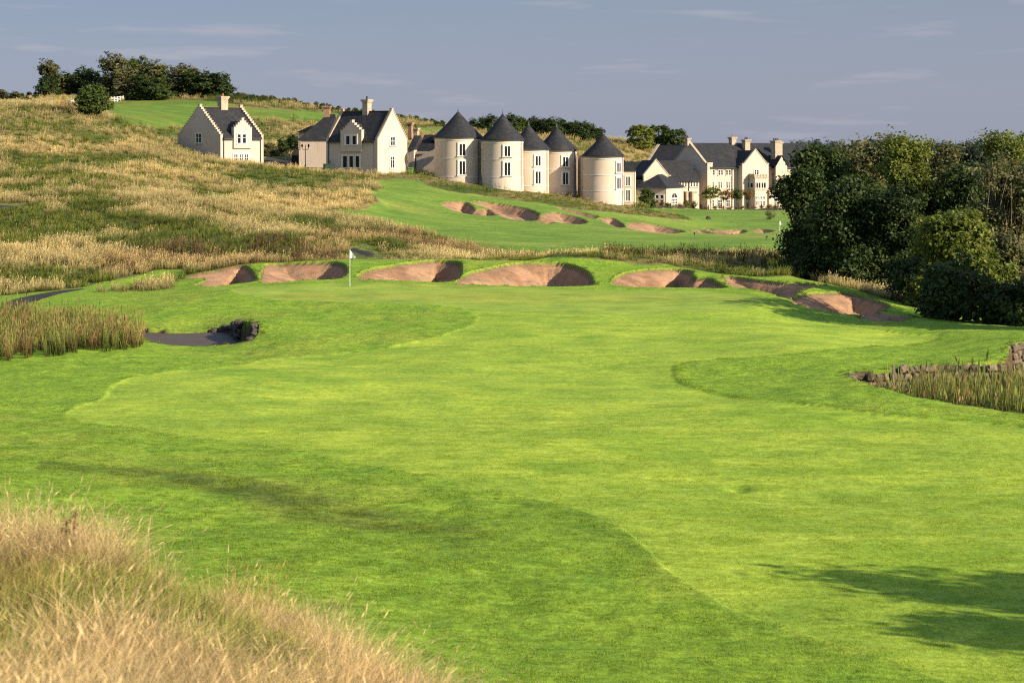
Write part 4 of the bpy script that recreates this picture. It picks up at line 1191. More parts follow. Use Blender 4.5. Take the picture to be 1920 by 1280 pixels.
m = MB(); m.extrude([(xa, -1.2, -2), (xb, -1.2, -2), (xb, -1.2, zw(328)), (xm, -1.2, zw(300)), (xa, -1.2, zw(328))], (0, 0.4, 0)); g = m.build('front_gable', HARL, rw)
m = MB()
for s in (0, 1):
    x_ = xa - 0.15 if s == 0 else xb + 0.15
    m.extrude([(x_, -1.28, zw(329.5)), (xm, -1.28, zw(300) + 0.004), (xm, -1.28, zw(300) + 0.26), (x_, -1.28, zw(329.5) + 0.22)], (0, 0.5, 0))
m.box(xb - 0.1, -1.3, zw(330), xb + 0.6, -0.6, zw(328)); m.build('coping', STONE, g)
m = MB()
m.poly([(xa - 0.1, -0.8, zw(329.5)), (xm, -0.8, zw(300.5)), (xm, Dw / 2, zw(300.5)), (xa - 0.1, Dw / 2, zw(329.5))]); m.poly([(xb + 0.1, -0.8, zw(329.5)), (xb + 0.1, Dw / 2, zw(329.5)), (xm, Dw / 2, zw(300.5)), (xm, -0.8, zw(300.5))])
m.build('gable_roof', SLATE, g)
winrow(rw, fw, [(1262, 1265, 341.5, 348.5), (1273.5, 1276.5, 341.5, 350), (1278.7, 1281.7, 341.5, 350), (1284, 1287, 341.5, 350), (1294.5, 1297.5, 341.5, 350), (1299.7, 1302.7, 341.5, 350), (1305, 1308, 341.5, 350)], bars=0, rail=(0.5,), surround=0.12)
winrow(rw, fw, [(1281, 1284.5, 366, 380), (1291.5, 1295, 366, 380)], bars=1, rail=(0.5,), surround=0.12)
for px in (1277.5, 1288, 1299):
    m = MB(); x = fw.lx(px, -1.0); m.box(x - 0.22, -1.2, -1, x + 0.22, -0.003, zw(361)); m.box(x - 0.3, -1.3, zw(361), x + 0.3, -0.004, zw(359.5)); m.build('buttress', STONE, rw)
m = MB(); xpp = fw.lx(1270, -0.2); m.box(xpp, -0.2, zw(361), Lw - 0.4, -0.003, zw(359)); m.build('ledge', STONE, rw)
for px in (1269.5, 1291): pipe(rw, fw.lx(px), -0.1, 2, s0 - 0.4)
# pavilion with hipped roof
fp = Frm(1249.5, 384, 0.93, -0.37)
rp_ = fp.root('hipped_pavilion', fp.z(389)); tag(rp_, 'low pavilion with dark hipped roof and one arched glass door', 'building')
zpv = lambda py, x=0, y=0: fp.z(py, x, y) - fp.zb
Lp = fp.lx(1281.5); Dp = fp.ly(1194)
zev = zpv(352.5)
m = MB(); m.box(0, 0, -1.5, Lp, Dp, zev); m.build('wall', HARL, rp_)
m = MB(); o = 0.4
A, B, C_, D_ = (-o, -o, zev + 0.003), (Lp + o, -o, zev + 0.003), (Lp + o, Dp + o, zev + 0.003), (-o, Dp + o, zev + 0.003)
zt_ = zpv(327, Lp * 0.35, Dp * 0.5)
T1 = (Lp * 0.35, Dp * 0.5, zt_); T2 = (Lp * 0.62, Dp * 0.5, zt_)
m.poly([A, B, T2, T1]); m.poly([B, C_, T2]); m.poly([C_, D_, T1, T2]); m.poly([D_, A, T1]); m.poly([A, D_, C_, B]); m.build('roof', SLATE, rp_)
# windows on the left face (x = 0 side)
for p0, p1, q0, q1 in ((1229.5, 1235, 366, 372), (1238, 1244, 366, 372), (1229.5, 1235, 375, 383), (1238, 1244, 375, 383)):
    ya_, yb_ = fp.ly(p0), fp.ly(p1); ym = (ya_ + yb_) / 2
    window(rp_, (0, ym, zpv(q1, 0, ym)), AY, NL, abs(yb_ - ya_), zpv(q0, 0, ym) - zpv(q1, 0, ym), bars=0, surround=0.2, sill=False)
# arched door
xd0, xd1 = fp.lx(1258), fp.lx(1269); xm = (xd0 + xd1) / 2; wd = xd1 - xd0
zd0, zd1 = zpv(388, xm), zpv(372, xm); rr_ = wd / 2
arc = [(xm + rr_ * math.cos(a), zd1 + min(rr_ * math.sin(a), rr_) * 0.55) for a in [math.pi * i / 14 for i in range(15)]]
m = MB(); m.extrude([(x, -0.02, z) for x, z in [(xd0, zd0), (xd1, zd0)] + arc], (0, 0.04, 0)); dd = m.build('arched_door', GLASS, rp_)
m = MB()
for i in range(5): x = xd0 + wd * i / 4; m.box(x - 0.09, -0.09, zd0, x + 0.09, -0.025, zd1)
m.box(xd0, -0.088, zd1 - 0.1, xd1, -0.024, zd1 + 0.1); m.box(xm - 0.06, -0.085, zd1 + 0.1, xm + 0.06, -0.026, zd1 + rr_ * 0.5)
for rr2 in (0.3, 0.62): m.box(xd0, -0.086, zd0 + (zd1 - zd0) * rr2, xd1, -0.026, zd0 + (zd1 - zd0) * rr2 + 0.1)
m.build('door_bars', FRAME, dd)
m = MB()
for i in range(14):
    (x0_, z0_), (x1_, z1_) = arc[i], arc[i + 1]
    k = 1.10
    m.extrude([(x0_, -0.10, z0_), (x1_, -0.10, z1_), (xm + (x1_ - xm) * k, -0.10, zd1 + (z1_ - zd1) * 1.2), (xm + (x0_ - xm) * k, -0.10, zd1 + (z0_ - zd1) * 1.2)], (0, 0.12, 0))
m.build('arch_stones', WHITE, dd)
# rear wings: dark roofs rising behind
fb_ = Frm(1212, 420, -0.5, -0.866)
rb = fb_.root('rear_wing', fb_.z(389)); tag(rb, 'rear hotel wing showing one broad dark roof with a pale stone skew', 'building')
zb_w = lambda py, x=0, y=0: fb_.z(py, x, y) - fb_.zb
Lb = 15.0; Db = 11.0
m = MB(); m.box(0, 0, -2, Lb, Db, zb_w(307)); m.build('wall', HARL, rb)
roof_slopes(rb, 0.3, Lb, Db, zb_w(307), zb_w(274, 3, Db / 2), 0.3)
plain_gable(rb, -0.1, 0.39, Db, -2, zb_w(307), zb_w(273, 0, Db / 2))
fb2 = Frm(1172, 398, -0.15, -0.989)
rb = fb2.root('rear_range', fb2.z(389)); tag(rb, 'low range with wide dark roof between the annex and the pavilion', 'building')
zb_w2 = lambda py, x=0, y=0: fb2.z(py, x, y) - fb2.zb
Lb = fb2.lx(1226)
m = MB(); m.box(0, 0, -2, Lb, 8, zb_w2(352)); m.build('wall', HARL, rb)
m = MB(); m.extrude([(-0.3, -0.3, zb_w2(353)), (-0.3, 4, zb_w2(303, 0, 4)), (-0.3, 8.3, zb_w2(353))], (Lb + 0.6, 0, 0)); m.build('roof', SLATE, rb)
m = MB(); x_ = fb2.lx(1191); x2_ = fb2.lx(1207); m.extrude([(x_, -1.6, zb_w2(338)), (x_, -1.6, zb_w2(334)), (x_, 0.5, zb_w2(325))], (x2_ - x_, 0, 0)); m.build('lean_to_roof', SLATE, rb)
m = MB(); m.box(x_, -1.65, zb_w2(339), x2_ + 0.1, -1.5, zb_w2(337)); m.build('fascia', FRAME, rb)

# ================================================================= VEGETATION
# ----------------------------------------------------------------- tufts
def tuft_mesh(name, seed, n, rad, h0, h1, wid, lean, curl, mat, seed_head=0.0, leafy=0.0, bias=(0.25, 0.0)):
    """a handful of bent blades (ribbons), some with seed heads or leaves along the stem"""
    rg = np.random.default_rng(seed)
    V_, F_, Al = [], [], []
    for k in range(n):
        a = rg.uniform(0, 2 * math.pi); r0 = rad * math.sqrt(rg.uniform(0, 1))
        p = np.array([r0 * math.cos(a), r0 * math.sin(a), 0.0]); h = rg.uniform(h0, h1)
        d = np.array([rg.normal(bias[0], 0.5), rg.normal(bias[1], 0.5), 0]) * lean
        wa = rg.uniform(0, math.pi); wv = np.array([math.cos(wa), math.sin(wa), 0]) * wid * rg.uniform(0.7, 1.3) * 0.5
        base = len(V_); cv_ = curl * rg.uniform(0.3, 1.2)
        for t_, ws in ((0, 1.0), (0.45, 0.85), (0.8, 0.55)):
            c = p + d * h * (t_ * 0.5 + cv_ * t_ * t_) + np.array([0, 0, h * t_ * (1 - 0.18 * cv_ * t_)])
            V_ += [c - wv * ws, c + wv * ws]; Al += [t_, t_]
        tip = p + d * h * (0.5 + cv_) + np.array([0, 0, h * (1 - 0.18 * cv_)])
        V_.append(tip); Al.append(1.0)
        F_ += [(base, base + 1, base + 3, base + 2), (base + 2, base + 3, base + 5, base + 4), (base + 4, base + 5, base + 6)]
        if rg.random() < seed_head:
            ax = tip - (V_[base + 4] + V_[base + 5]) / 2; ax /= np.linalg.norm(ax) + 1e-9
            b2 = len(V_); L_ = h * rg.uniform(0.12, 0.2); w2 = wv / np.linalg.norm(wv) * wid * 1.15
            V_ += [tip - ax * L_ * 0.2, tip + ax * L_ * 0.35 - w2, tip + ax * L_, tip + ax * L_ * 0.35 + w2]; Al += [1, 1, 1, 1]
            F_.append((b2, b2 + 1, b2 + 2, b2 + 3))
        if leafy:
            for q in range(int(leafy)):
                t_ = rg.uniform(0.25, 1.0); c = p + d * h * (t_ * 0.5 + cv_ * t_ * t_) + np.array([0, 0, h * t_])
                la = rg.uniform(0, 2 * math.pi); o = np.array([math.cos(la), math.sin(la), rg.uniform(-0.1, 0.6)]); L_ = h * 0.16 * (1.3 - t_)
                s = np.cross(o, [0, 0, 1]); s = s / (np.linalg.norm(s) + 1e-9) * L_ * 0.28
                b2 = len(V_); V_ += [c, c + o * L_ * 0.5 - s, c + o * L_, c + o * L_ * 0.5 + s]; Al += [t_] * 4
                F_.append((b2, b2 + 1, b2 + 2, b2 + 3))
    me = bpy.data.meshes.new(name); me.from_pydata([tuple(v) for v in V_], [], F_)
    at = me.attributes.new('along', 'FLOAT', 'POINT'); at.data.foreach_set('value', np.array(Al, np.float32))
    me.materials.append(mat)
    return me

def scatter(name, pts, rot, scl, idx, tint, meshes, label):
    """one 'stuff' object: tufts set on points by geometry nodes"""
    me = bpy.data.meshes.new(name); n = len(pts)
    me.vertices.add(n); me.vertices.foreach_set('co', np.asarray(pts, np.float32).ravel())
    def at(nm, ty, data, key): me.attributes.new(nm, ty, 'POINT').data.foreach_set(key, np.asarray(data).ravel())
    at('rot', 'FLOAT_VECTOR', np.asarray(rot, np.float32), 'vector'); at('scl', 'FLOAT_VECTOR', np.asarray(scl, np.float32), 'vector')
    at('idx', 'INT', np.asarray(idx, np.int32), 'value')
    at('tint', 'FLOAT_COLOR', np.concatenate([tint, np.ones((n, 1))], 1).astype(np.float32), 'color')
    src = bpy.data.collections.new(name + '_kinds')
    for i, mm in enumerate(meshes):
        src.objects.link(bpy.data.objects.new('%s_kind_%02d' % (name, i), mm))
    o = bpy.data.objects.new(name, me); COL.objects.link(o)
    ng = bpy.data.node_groups.new(name + '_nodes', 'GeometryNodeTree')
    ng.interface.new_socket('Geometry', in_out='INPUT', socket_type='NodeSocketGeometry'); ng.interface.new_socket('Geometry', in_out='OUTPUT', socket_type='NodeSocketGeometry')
    gi_ = ng.nodes.new('NodeGroupInput'); go = ng.nodes.new('NodeGroupOutput')
    ip = ng.nodes.new('GeometryNodeInstanceOnPoints'); ci = ng.nodes.new('GeometryNodeCollectionInfo')
    ci.inputs['Collection'].default_value = src; ci.inputs['Separate Children'].default_value = True; ci.inputs['Reset Children'].default_value = True
    def na(nm, ty):
        q = ng.nodes.new('GeometryNodeInputNamedAttribute'); q.data_type = ty; q.inputs['Name'].default_value = nm; return q
    l = ng.links.new
    e2r = ng.nodes.new('FunctionNodeEulerToRotation')
    l(gi_.outputs[0], ip.inputs['Points']); l(ci.outputs[0], ip.inputs['Instance']); ip.inputs['Pick Instance'].default_value = True
    l(na('idx', 'INT').outputs['Attribute'], ip.inputs['Instance Index']); l(na('rot', 'FLOAT_VECTOR').outputs['Attribute'], e2r.inputs[0]); l(e2r.outputs[0], ip.inputs['Rotation'])
    l(na('scl', 'FLOAT_VECTOR').outputs['Attribute'], ip.inputs['Scale']); l(ip.outputs[0], go.inputs[0])
    md = o.modifiers.new('tufts', 'NODES'); md.node_group = ng
    tag(o, label, kind='stuff')
    return o

# picks on the sheet: cells chosen with a weight, jittered inside the cell
CW = (GX[:-1, 1:] - GX[:-1, :-1]) * (GY[1:, :-1] - GY[:-1, :-1])            # cell area, m2
def picks(dens, n_max, seed):
    """dens: tufts per m2 at each vertex; returns flat cell index (i, j) and jitter"""
    rg = np.random.default_rng(seed)
    wgt = (dens[:-1, :-1] * CW).ravel(); tot = wgt.sum(); n = int(min(n_max, tot))
    c = np.cumsum(wgt); k = np.searchsorted(c, rg.uniform(0, c[-1], n)); k = np.minimum(k, len(wgt) - 1)
    i, j = k // (nc - 1), k % (nc - 1)
    fx, fy = rg.uniform(0, 1, n), rg.uniform(0, 1, n)
    def lerp(A): return (A[i, j] * (1 - fx) + A[i, j + 1] * fx) * (1 - fy) + (A[i + 1, j] * (1 - fx) + A[i + 1, j + 1] * fx) * fy
    pts = np.stack([lerp(GX), lerp(GY), lerp(HZ) + EYE], 1)
    return pts, lerp, rg, n

inview = (PXm > -180) & (PXm < 2100) & (PYm < 1420)
occ = np.maximum.reduce([sd_fair, sd_green, sd_mid, sd_apron, sd_sand, sd_path * 1.0, sd_mead - 1.0, sd_lp, sd_rp, sd_lawn2])
free = sstep(0.0, 0.6, -occ) * (1 - semi_any) * inview
free = free * (rid == 0)
# keep clear of the buildings' footprints and of the terrace
def clear(m, px0, px1, y0, y1): return m * ~((PXm > px0) & (PXm < px1) & (GY > y0) & (GY < y1))

# --- long dry rough over the hill
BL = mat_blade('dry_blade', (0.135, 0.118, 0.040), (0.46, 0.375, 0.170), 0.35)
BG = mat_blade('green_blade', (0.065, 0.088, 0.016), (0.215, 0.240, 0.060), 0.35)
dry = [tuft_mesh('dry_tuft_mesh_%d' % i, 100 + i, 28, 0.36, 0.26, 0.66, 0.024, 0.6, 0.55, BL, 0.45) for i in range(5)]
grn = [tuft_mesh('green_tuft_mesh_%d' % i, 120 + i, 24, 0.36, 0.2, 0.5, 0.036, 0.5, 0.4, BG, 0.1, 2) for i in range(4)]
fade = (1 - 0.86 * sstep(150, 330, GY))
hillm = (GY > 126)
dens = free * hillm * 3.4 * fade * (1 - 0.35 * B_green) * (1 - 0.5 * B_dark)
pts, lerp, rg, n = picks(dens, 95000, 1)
gsel = lerp(B_green * 0.9 + 0.8 * B_dark) + 0.85 * sstep(-0.12, 0.5, lerp(fb)) + 0.45 * sstep(-0.5, 1.0, lerp(sd_bank)) > rg.uniform(0, 1, n)
idx = np.where(gsel, 5 + rg.integers(0, 4, n), rg.integers(0, 5, n))
sc = rg.uniform(0.7, 1.35, n) * (1 + 0.35 * sstep(220, 400, pts[:, 1])) * (0.75 + 0.25 * sstep(0, 0.9, lerp(free)))
vg = sstep(-0.3, 0.5, lerp(sd_verge)); gsel = gsel | (vg > 0.5); idx = np.where(vg > 0.5, 5 + rg.integers(0, 4, n), idx); sc = sc * (1 - 0.68 * vg) * (1 - 0.42 * sstep(-1, 1.0, lerp(sd_bank)))
tv = rg.uniform(0.82, 1.16, n)[:, None]
st = lerp(B_straw)[:, None]; wl = lerp(B_will)[:, None]
tint = tv * (np.array([1.0, 1.0, 1.0]) * (1 - st) + np.array([1.30, 1.24, 1.22]) * st)
tint = tint * (1 - wl * 0.45) + wl * 0.45 * tv * np.array([0.80, 0.60, 0.58])
tint = np.where(gsel[:, None], tv * np.array([0.95, 0.95, 0.85]), tint)
tint = tint * (1 + 0.20 * fbm(pts[:, 0] / 4, pts[:, 1] / 6, 90, 2))[:, None]
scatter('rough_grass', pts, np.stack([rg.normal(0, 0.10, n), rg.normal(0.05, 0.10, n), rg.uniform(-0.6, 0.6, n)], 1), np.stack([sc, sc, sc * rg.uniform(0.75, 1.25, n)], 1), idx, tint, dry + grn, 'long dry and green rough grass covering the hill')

# --- weeds, willowherb and heather in dark leafy banks
WM = mat_blade('weed_leaf', (0.034, 0.052, 0.013), (0.125, 0.160, 0.042), 0.3)
WR = mat_blade('willowherb_leaf', (0.040, 0.055, 0.014), (0.20, 0.115, 0.075), 0.3)
weeds = [tuft_mesh('weed_mesh_%d' % i, 140 + i, 9, 0.4, 0.5, 1.0, 0.02, 0.4, 0.2, WM, 0, 11) for i in range(3)]
willow = [tuft_mesh('willowherb_mesh_%d' % i, 150 + i, 9, 0.4, 0.5, 0.95, 0.02, 0.15, 0.1, WR, 0.4, 11, bias=(0.1, 0)) for i in range(3)]
dens = free * (sd_verge < -0.5) * (GY > 126) * (GY < 480) * (B_dark * 1.6 + B_will * 0.55 + B_green * 0.45) * (1 - 0.8 * sstep(170, 380, GY))
pts, lerp, rg, n = picks(dens, 20000, 2)
wsel = lerp(B_will) > rg.uniform(0, 0.9, n) + 0.15 * (lerp(B_dark) > 0.5)
sc = rg.uniform(0.6, 1.25, n) * (1 + 0.4 * sstep(220, 420, pts[:, 1]))
tint = rg.uniform(0.7, 1.3, n)[:, None] * np.ones(3)
scatter('weed_bank', pts, np.stack([rg.normal(0, .07, n), rg.normal(0, .07, n), rg.uniform(0, 6.28, n)], 1), np.stack([sc, sc, sc], 1), np.where(wsel, 3 + rg.integers(0, 3, n), rg.integers(0, 3, n)), tint, weeds + willow, 'dark leafy weeds and reddish willowherb on the hillside')

# --- fringe of uncut grass at the edges of bunkers, pits and paths
FRM = mat_blade('fringe_blade', (0.05, 0.075, 0.015), (0.17, 0.20, 0.045), 0.35)
fr_ = [tuft_mesh('fringe_mesh_%d' % i, 170 + i, 16, 0.14, 0.06, 0.20, 0.018, 0.6, 0.4, FRM, 0.1) for i in range(4)]
edge = np.maximum(np.exp(-((sd_sand + 0.10) / 0.12) ** 2) * (sd_sand < 0.02), np.exp(-((np.maximum(sd_lp, sd_rp) + 0.15) / 0.2) ** 2) * (np.maximum(sd_lp, sd_rp) < 0.03))
dens = edge * inview * np.where(GY < 200, 16, 3.0)
pts, lerp, rg, n = picks(dens, 16000, 3)
sc = rg.uniform(0.35, 0.7, n) * np.where(pts[:, 1] > 200, 1.5, 1.0)
scatter('edge_grass', pts, np.stack([rg.normal(0, .15, n), rg.normal(0, .15, n), rg.uniform(0, 6.28, n)], 1), np.stack([sc, sc, sc], 1), rg.integers(0, 4, n), rg.uniform(0.7, 1.25, n)[:, None] * np.ones(3), fr_, 'uncut grass fringe along bunker lips and ditch edges')

# --- coarse turf of the semi rough nearest the camera, and its thicker edge along the cut line
SR = mat_blade('semi_blade', (0.140, 0.225, 0.020), (0.290, 0.405, 0.066), 0.5)
sr = [tuft_mesh('semi_tuft_mesh_%d' % i, 180 + i, 46, 0.24, 0.025, 0.062, 0.009, 0.9, 0.5, SR) for i in range(4)]
semi_d = semi_any * (1 - sstep(-0.5 * (GY < 66) - 0.02, 0.3 * (GY < 66) + 0.02, sd_fair)) * inview * (GY > 30) * (GY < 118)
clump = sstep(-0.35, 0.45, fbm(GX / 1.1, GY / 1.1, 95, 3))
dens = semi_d * (13 * (1 - sstep(40, 82, GY)) * (0.45 + 0.55 * clump) + 26 * np.exp(-((sd_fair + 0.10) / 0.14) ** 2) * (GY < 100) * (0.15 + 0.85 * sstep(64, 68, GY) * (GX > 2)))
pts, lerp, rg, n = picks(dens, 36000, 4)
sc = rg.uniform(0.7, 1.25, n)
wr = lerp(dark_streak)[:, None]
tint = rg.uniform(0.82, 1.16, n)[:, None] * (np.ones(3) * (1 - 0.6 * wr) + 0.6 * wr * np.array([0.55, 0.45, 0.6])) * (1 + 0.22 * fbm(pts[:, 0] / 2.5, pts[:, 1] / 1.6, 97, 3))[:, None]
scatter('semi_rough_grass', pts, np.stack([rg.normal(0, .1, n), rg.normal(0, .1, n), rg.uniform(0, 6.28, n)], 1), np.stack([sc, sc, sc * rg.uniform(0.7, 1.3, n)], 1), rg.integers(0, 4, n), tint, sr, 'coarser grass blades of the semi rough beside the fairway')
FB = mat_blade('fairway_blade', (0.165, 0.255, 0.018), (0.300, 0.400, 0.050), 0.5)
fbm_ = [tuft_mesh('fairway_tuft_mesh_%d' % i, 190 + i, 60, 0.30, 0.012, 0.030, 0.0075, 1.0, 0.5, FB) for i in range(4)]
dens = sstep(0.0, 0.2, sd_fair) * inview * 13 * (1 - sstep(44, 84, GY)) * (GY > 33)
pts, lerp, rg, n = picks(dens, 26000, 6)
sc = rg.uniform(0.7, 1.3, n)
tint = rg.uniform(0.86, 1.12, n)[:, None] * np.ones(3) * (1 + 0.20 * fbm(pts[:, 0] / 3.0, pts[:, 1] / 1.5, 98, 3))[:, None]
scatter('fairway_grass', pts, np.stack([rg.normal(0, .05, n), rg.normal(0, .05, n), rg.uniform(0, 6.28, n)], 1), np.stack([sc, sc, sc], 1), rg.integers(0, 4, n), tint, fbm_, 'close mown blades of the near fairway')

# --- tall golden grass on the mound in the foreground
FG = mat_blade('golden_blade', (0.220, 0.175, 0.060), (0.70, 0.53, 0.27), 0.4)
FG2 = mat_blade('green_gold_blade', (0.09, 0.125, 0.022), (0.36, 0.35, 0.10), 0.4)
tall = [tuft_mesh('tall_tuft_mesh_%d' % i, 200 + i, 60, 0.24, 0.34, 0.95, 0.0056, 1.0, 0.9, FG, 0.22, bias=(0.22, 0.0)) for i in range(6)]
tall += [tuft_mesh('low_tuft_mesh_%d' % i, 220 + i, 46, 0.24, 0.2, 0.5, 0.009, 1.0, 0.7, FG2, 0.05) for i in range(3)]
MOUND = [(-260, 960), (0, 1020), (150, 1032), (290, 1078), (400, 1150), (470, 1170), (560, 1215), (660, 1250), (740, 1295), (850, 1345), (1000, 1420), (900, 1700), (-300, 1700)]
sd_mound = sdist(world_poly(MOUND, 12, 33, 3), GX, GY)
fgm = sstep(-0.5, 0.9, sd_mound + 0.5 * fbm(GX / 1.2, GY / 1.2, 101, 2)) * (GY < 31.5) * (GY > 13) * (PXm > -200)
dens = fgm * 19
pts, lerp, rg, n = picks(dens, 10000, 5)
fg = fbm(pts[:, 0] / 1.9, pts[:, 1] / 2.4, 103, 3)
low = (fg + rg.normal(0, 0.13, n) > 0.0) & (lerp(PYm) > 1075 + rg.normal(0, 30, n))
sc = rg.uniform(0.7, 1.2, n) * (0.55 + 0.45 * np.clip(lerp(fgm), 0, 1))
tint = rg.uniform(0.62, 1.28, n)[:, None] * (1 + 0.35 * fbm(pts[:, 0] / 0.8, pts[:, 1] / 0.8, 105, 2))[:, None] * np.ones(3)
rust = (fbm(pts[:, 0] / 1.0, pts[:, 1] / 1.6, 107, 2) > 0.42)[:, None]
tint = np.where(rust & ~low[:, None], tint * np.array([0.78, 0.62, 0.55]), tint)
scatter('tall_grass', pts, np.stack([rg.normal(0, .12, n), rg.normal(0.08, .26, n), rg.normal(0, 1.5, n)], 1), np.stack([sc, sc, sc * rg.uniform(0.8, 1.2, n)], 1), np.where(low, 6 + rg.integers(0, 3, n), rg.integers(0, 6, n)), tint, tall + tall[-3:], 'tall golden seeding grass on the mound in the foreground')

# --- reeds
RD = mat_blade('reed_blade', (0.055, 0.070, 0.018), (0.170, 0.190, 0.050), 0.3)
RB = mat_blade('brown_reed_blade', (0.075, 0.055, 0.022), (0.22, 0.15, 0.065), 0.3)
reed = [tuft_mesh('reed_mesh_%d' % i, 240 + i, 16, 0.22, 0.9, 1.7, 0.030, 0.25, 0.35, RD, 0.15) for i in range(4)]
reed += [tuft_mesh('brown_reed_mesh_%d' % i, 250 + i, 14, 0.22, 0.8, 1.6, 0.026, 0.3, 0.4, RB, 0.6) for i in range(3)]
def reeds(name, poly, lo, hi, dn, h, nmax, seed, label, brown=0.3, dark=1.0, absz=None):
    sd = sdist(world_poly(poly, lo, hi, 3), GX, GY)
    pts, lerp, rg, n = picks((sd > 0) * dn * (0.45 + 0.55 * sstep(-0.4, 0.3, fbm(GX / 1.5, GY / 1.5, seed, 2))), nmax, seed)
    sc = rg.uniform(0.75, 1.15, n) * h
    br = rg.uniform(0, 1, n) < brown * (1 + 0.8 * fbm(pts[:, 0] / 2, pts[:, 1] / 2, seed + 3, 2))
    tint = rg.uniform(0.65, 1.25, n)[:, None] * np.ones(3) * dark
    return scatter(name, pts, np.stack([rg.normal(0, .10, n), rg.normal(.04, .10, n), rg.uniform(0, 6.28, n)], 1), np.stack([sc * 0.9, sc * 0.9, sc], 1), np.where(br, 4 + rg.integers(0, 3, n), rg.integers(0, 4, n)), tint, reed, label)
reeds('reed_bed', [(-60, 690), (0, 683), (130, 673), (230, 660), (262, 652), (258, 640), (235, 632), (190, 622), (130, 612), (70, 605), (30, 600), (-60, 600)], 84, 115, 5.5, 0.86, 5500, 301, 'tall reeds and weeds at the left edge of the mown grass', 0.40, 1.2)
reeds('ditch_reeds', [(1655, 722), (1690, 712), (1760, 703), (1850, 697), (1905, 690), (2050, 690), (2050, 795), (1920, 779), (1800, 762), (1700, 744)], 66, 92, 12.0, 1.32, 7000, 311, 'green reeds growing in the stone lined ditch at right', 0.25, 1.25)
reeds('dark_reeds', [(1135, 476), (1200, 480), (1300, 486), (1400, 492), (1490, 500), (1500, 508), (1400, 512), (1300, 508), (1200, 500), (1140, 488)], 150, 196, 2.2, 0.8, 3500, 321, 'dark strip of reeds in the dip before the hillside fairway', 0.5, 0.6)

# ----------------------------------------------------------------- trees
def crown_mesh(name, seed, blobs, n, leaf, clump=0.55, per=26, mats=(), flat=0.5):
    """leaf-sized faces gathered in clumps over the lobes of a crown"""
    rg = np.random.default_rng(seed); blobs = np.array(blobs, float)
    wt = (blobs[:, 3] * blobs[:, 4] + blobs[:, 3] * blobs[:, 5]); wt /= wt.sum()
    nc_ = max(1, n // per)
    bi = rg.choice(len(blobs), nc_, p=wt)
    d = rg.normal(size=(nc_, 3)); d /= np.linalg.norm(d, axis=1, keepdims=True)
    d[:, 2] = np.where(d[:, 2] < -0.5, d[:, 2] * 0.5, d[:, 2])
    rr = rg.uniform(0.45, 1.08, nc_) ** 0.5
    B = blobs[bi]
    cc = B[:, :3] + d * B[:, 3:6] * rr[:, None]
    cs = clump * rg.uniform(0.5, 1.25, nc_)
    k = np.repeat(np.arange(nc_), per); m_ = len(k)
    off = rg.normal(size=(m_, 3)) * cs[k, None] * np.array([0.6, 0.6, 0.42])
    pos = cc[k] + off
    nr_ = d[k] * 0.7 + rg.normal(size=(m_, 3)) * 0.55 + np.array([0, 0, flat])
    nr_ /= np.linalg.norm(nr_, axis=1, keepdims=True) + 1e-9
    t = np.cross(nr_, rg.normal(size=(m_, 3))); t /= np.linalg.norm(t, axis=1, keepdims=True) + 1e-9
    b = np.cross(nr_, t)
    s = leaf * rg.uniform(0.6, 1.35, m_)[:, None]
    v = np.stack([pos - t * s * 0.6, pos + b * s * 0.32, pos + t * s * 0.6, pos - b * s * 0.32], 1).reshape(-1, 3)
    f = np.arange(m_ * 4).reshape(-1, 4)
    me = np_mesh(name, v, f)
    for q in mats: me.materials.append(q)
    return me

BARK = plain('bark', (0.075, 0.06, 0.045), 0.9, 0.3, 4.0)
def barked(me):
    me.materials.append(BARK); return me
def trunk_mb(h, r, blobs, rg, limbs=6, z0=-0.6):
    m = MB(); lean = (rg.normal(0, 0.03), rg.normal(0, 0.03))
    m.tube([(0, 0, z0), (lean[0] * h * .3, lean[1] * h * .3, h * 0.3), (lean[0] * h, lean[1] * h, h * 0.8)], [r * 1.3, r, r * 0.35], 8)
    for i in range(limbs):
        b_ = blobs[i % len(blobs)]
        z = h * rg.uniform(0.18, 0.5); tgt = Vector((b_[0], b_[1], b_[2] + b_[5] * 0.3)); st_ = Vector((lean[0] * z, lean[1] * z, z))
        mid = st_.lerp(tgt, 0.5) + Vector((rg.normal(0, .2), rg.normal(0, .2), 0.25))
        m.tube([st_, mid, tgt], [r * 0.5, r * 0.3, r * 0.1], 6)
    return m

def round_blobs(rg, w, h, z0, n=9, spread=0.62):
    """lobes filling a crown of half-width w and height h whose underside is z0"""
    out = []
    for i in range(n):
        a = rg.uniform(0, 2 * math.pi); q = math.sqrt(rg.uniform(0, 1)) * spread
        zz = rg.uniform(0.2, 0.84)
        env = math.sqrt(max(0.08, 1 - (2 * zz - 0.9) ** 2))
        r_ = w * rg.uniform(0.34, 0.55)
        out.append((q * w * env * math.cos(a), q * w * env * math.sin(a), z0 + zz * h, r_, r_, r_ * rg.uniform(0.75, 1.1)))
    out.append((0, 0, z0 + h * 0.45, w * 0.6, w * 0.6, h * 0.36))
    return out

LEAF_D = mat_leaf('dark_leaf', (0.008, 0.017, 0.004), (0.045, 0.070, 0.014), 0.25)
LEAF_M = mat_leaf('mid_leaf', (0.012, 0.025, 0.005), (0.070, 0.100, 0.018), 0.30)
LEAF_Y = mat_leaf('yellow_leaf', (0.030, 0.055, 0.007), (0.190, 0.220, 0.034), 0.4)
LEAF_G = mat_leaf('grey_leaf', (0.024, 0.033, 0.010), (0.140, 0.140, 0.052), 0.35)
LEAF_R = mat_leaf('rust_leaf', (0.05, 0.035, 0.012), (0.20, 0.115, 0.035), 0.3)

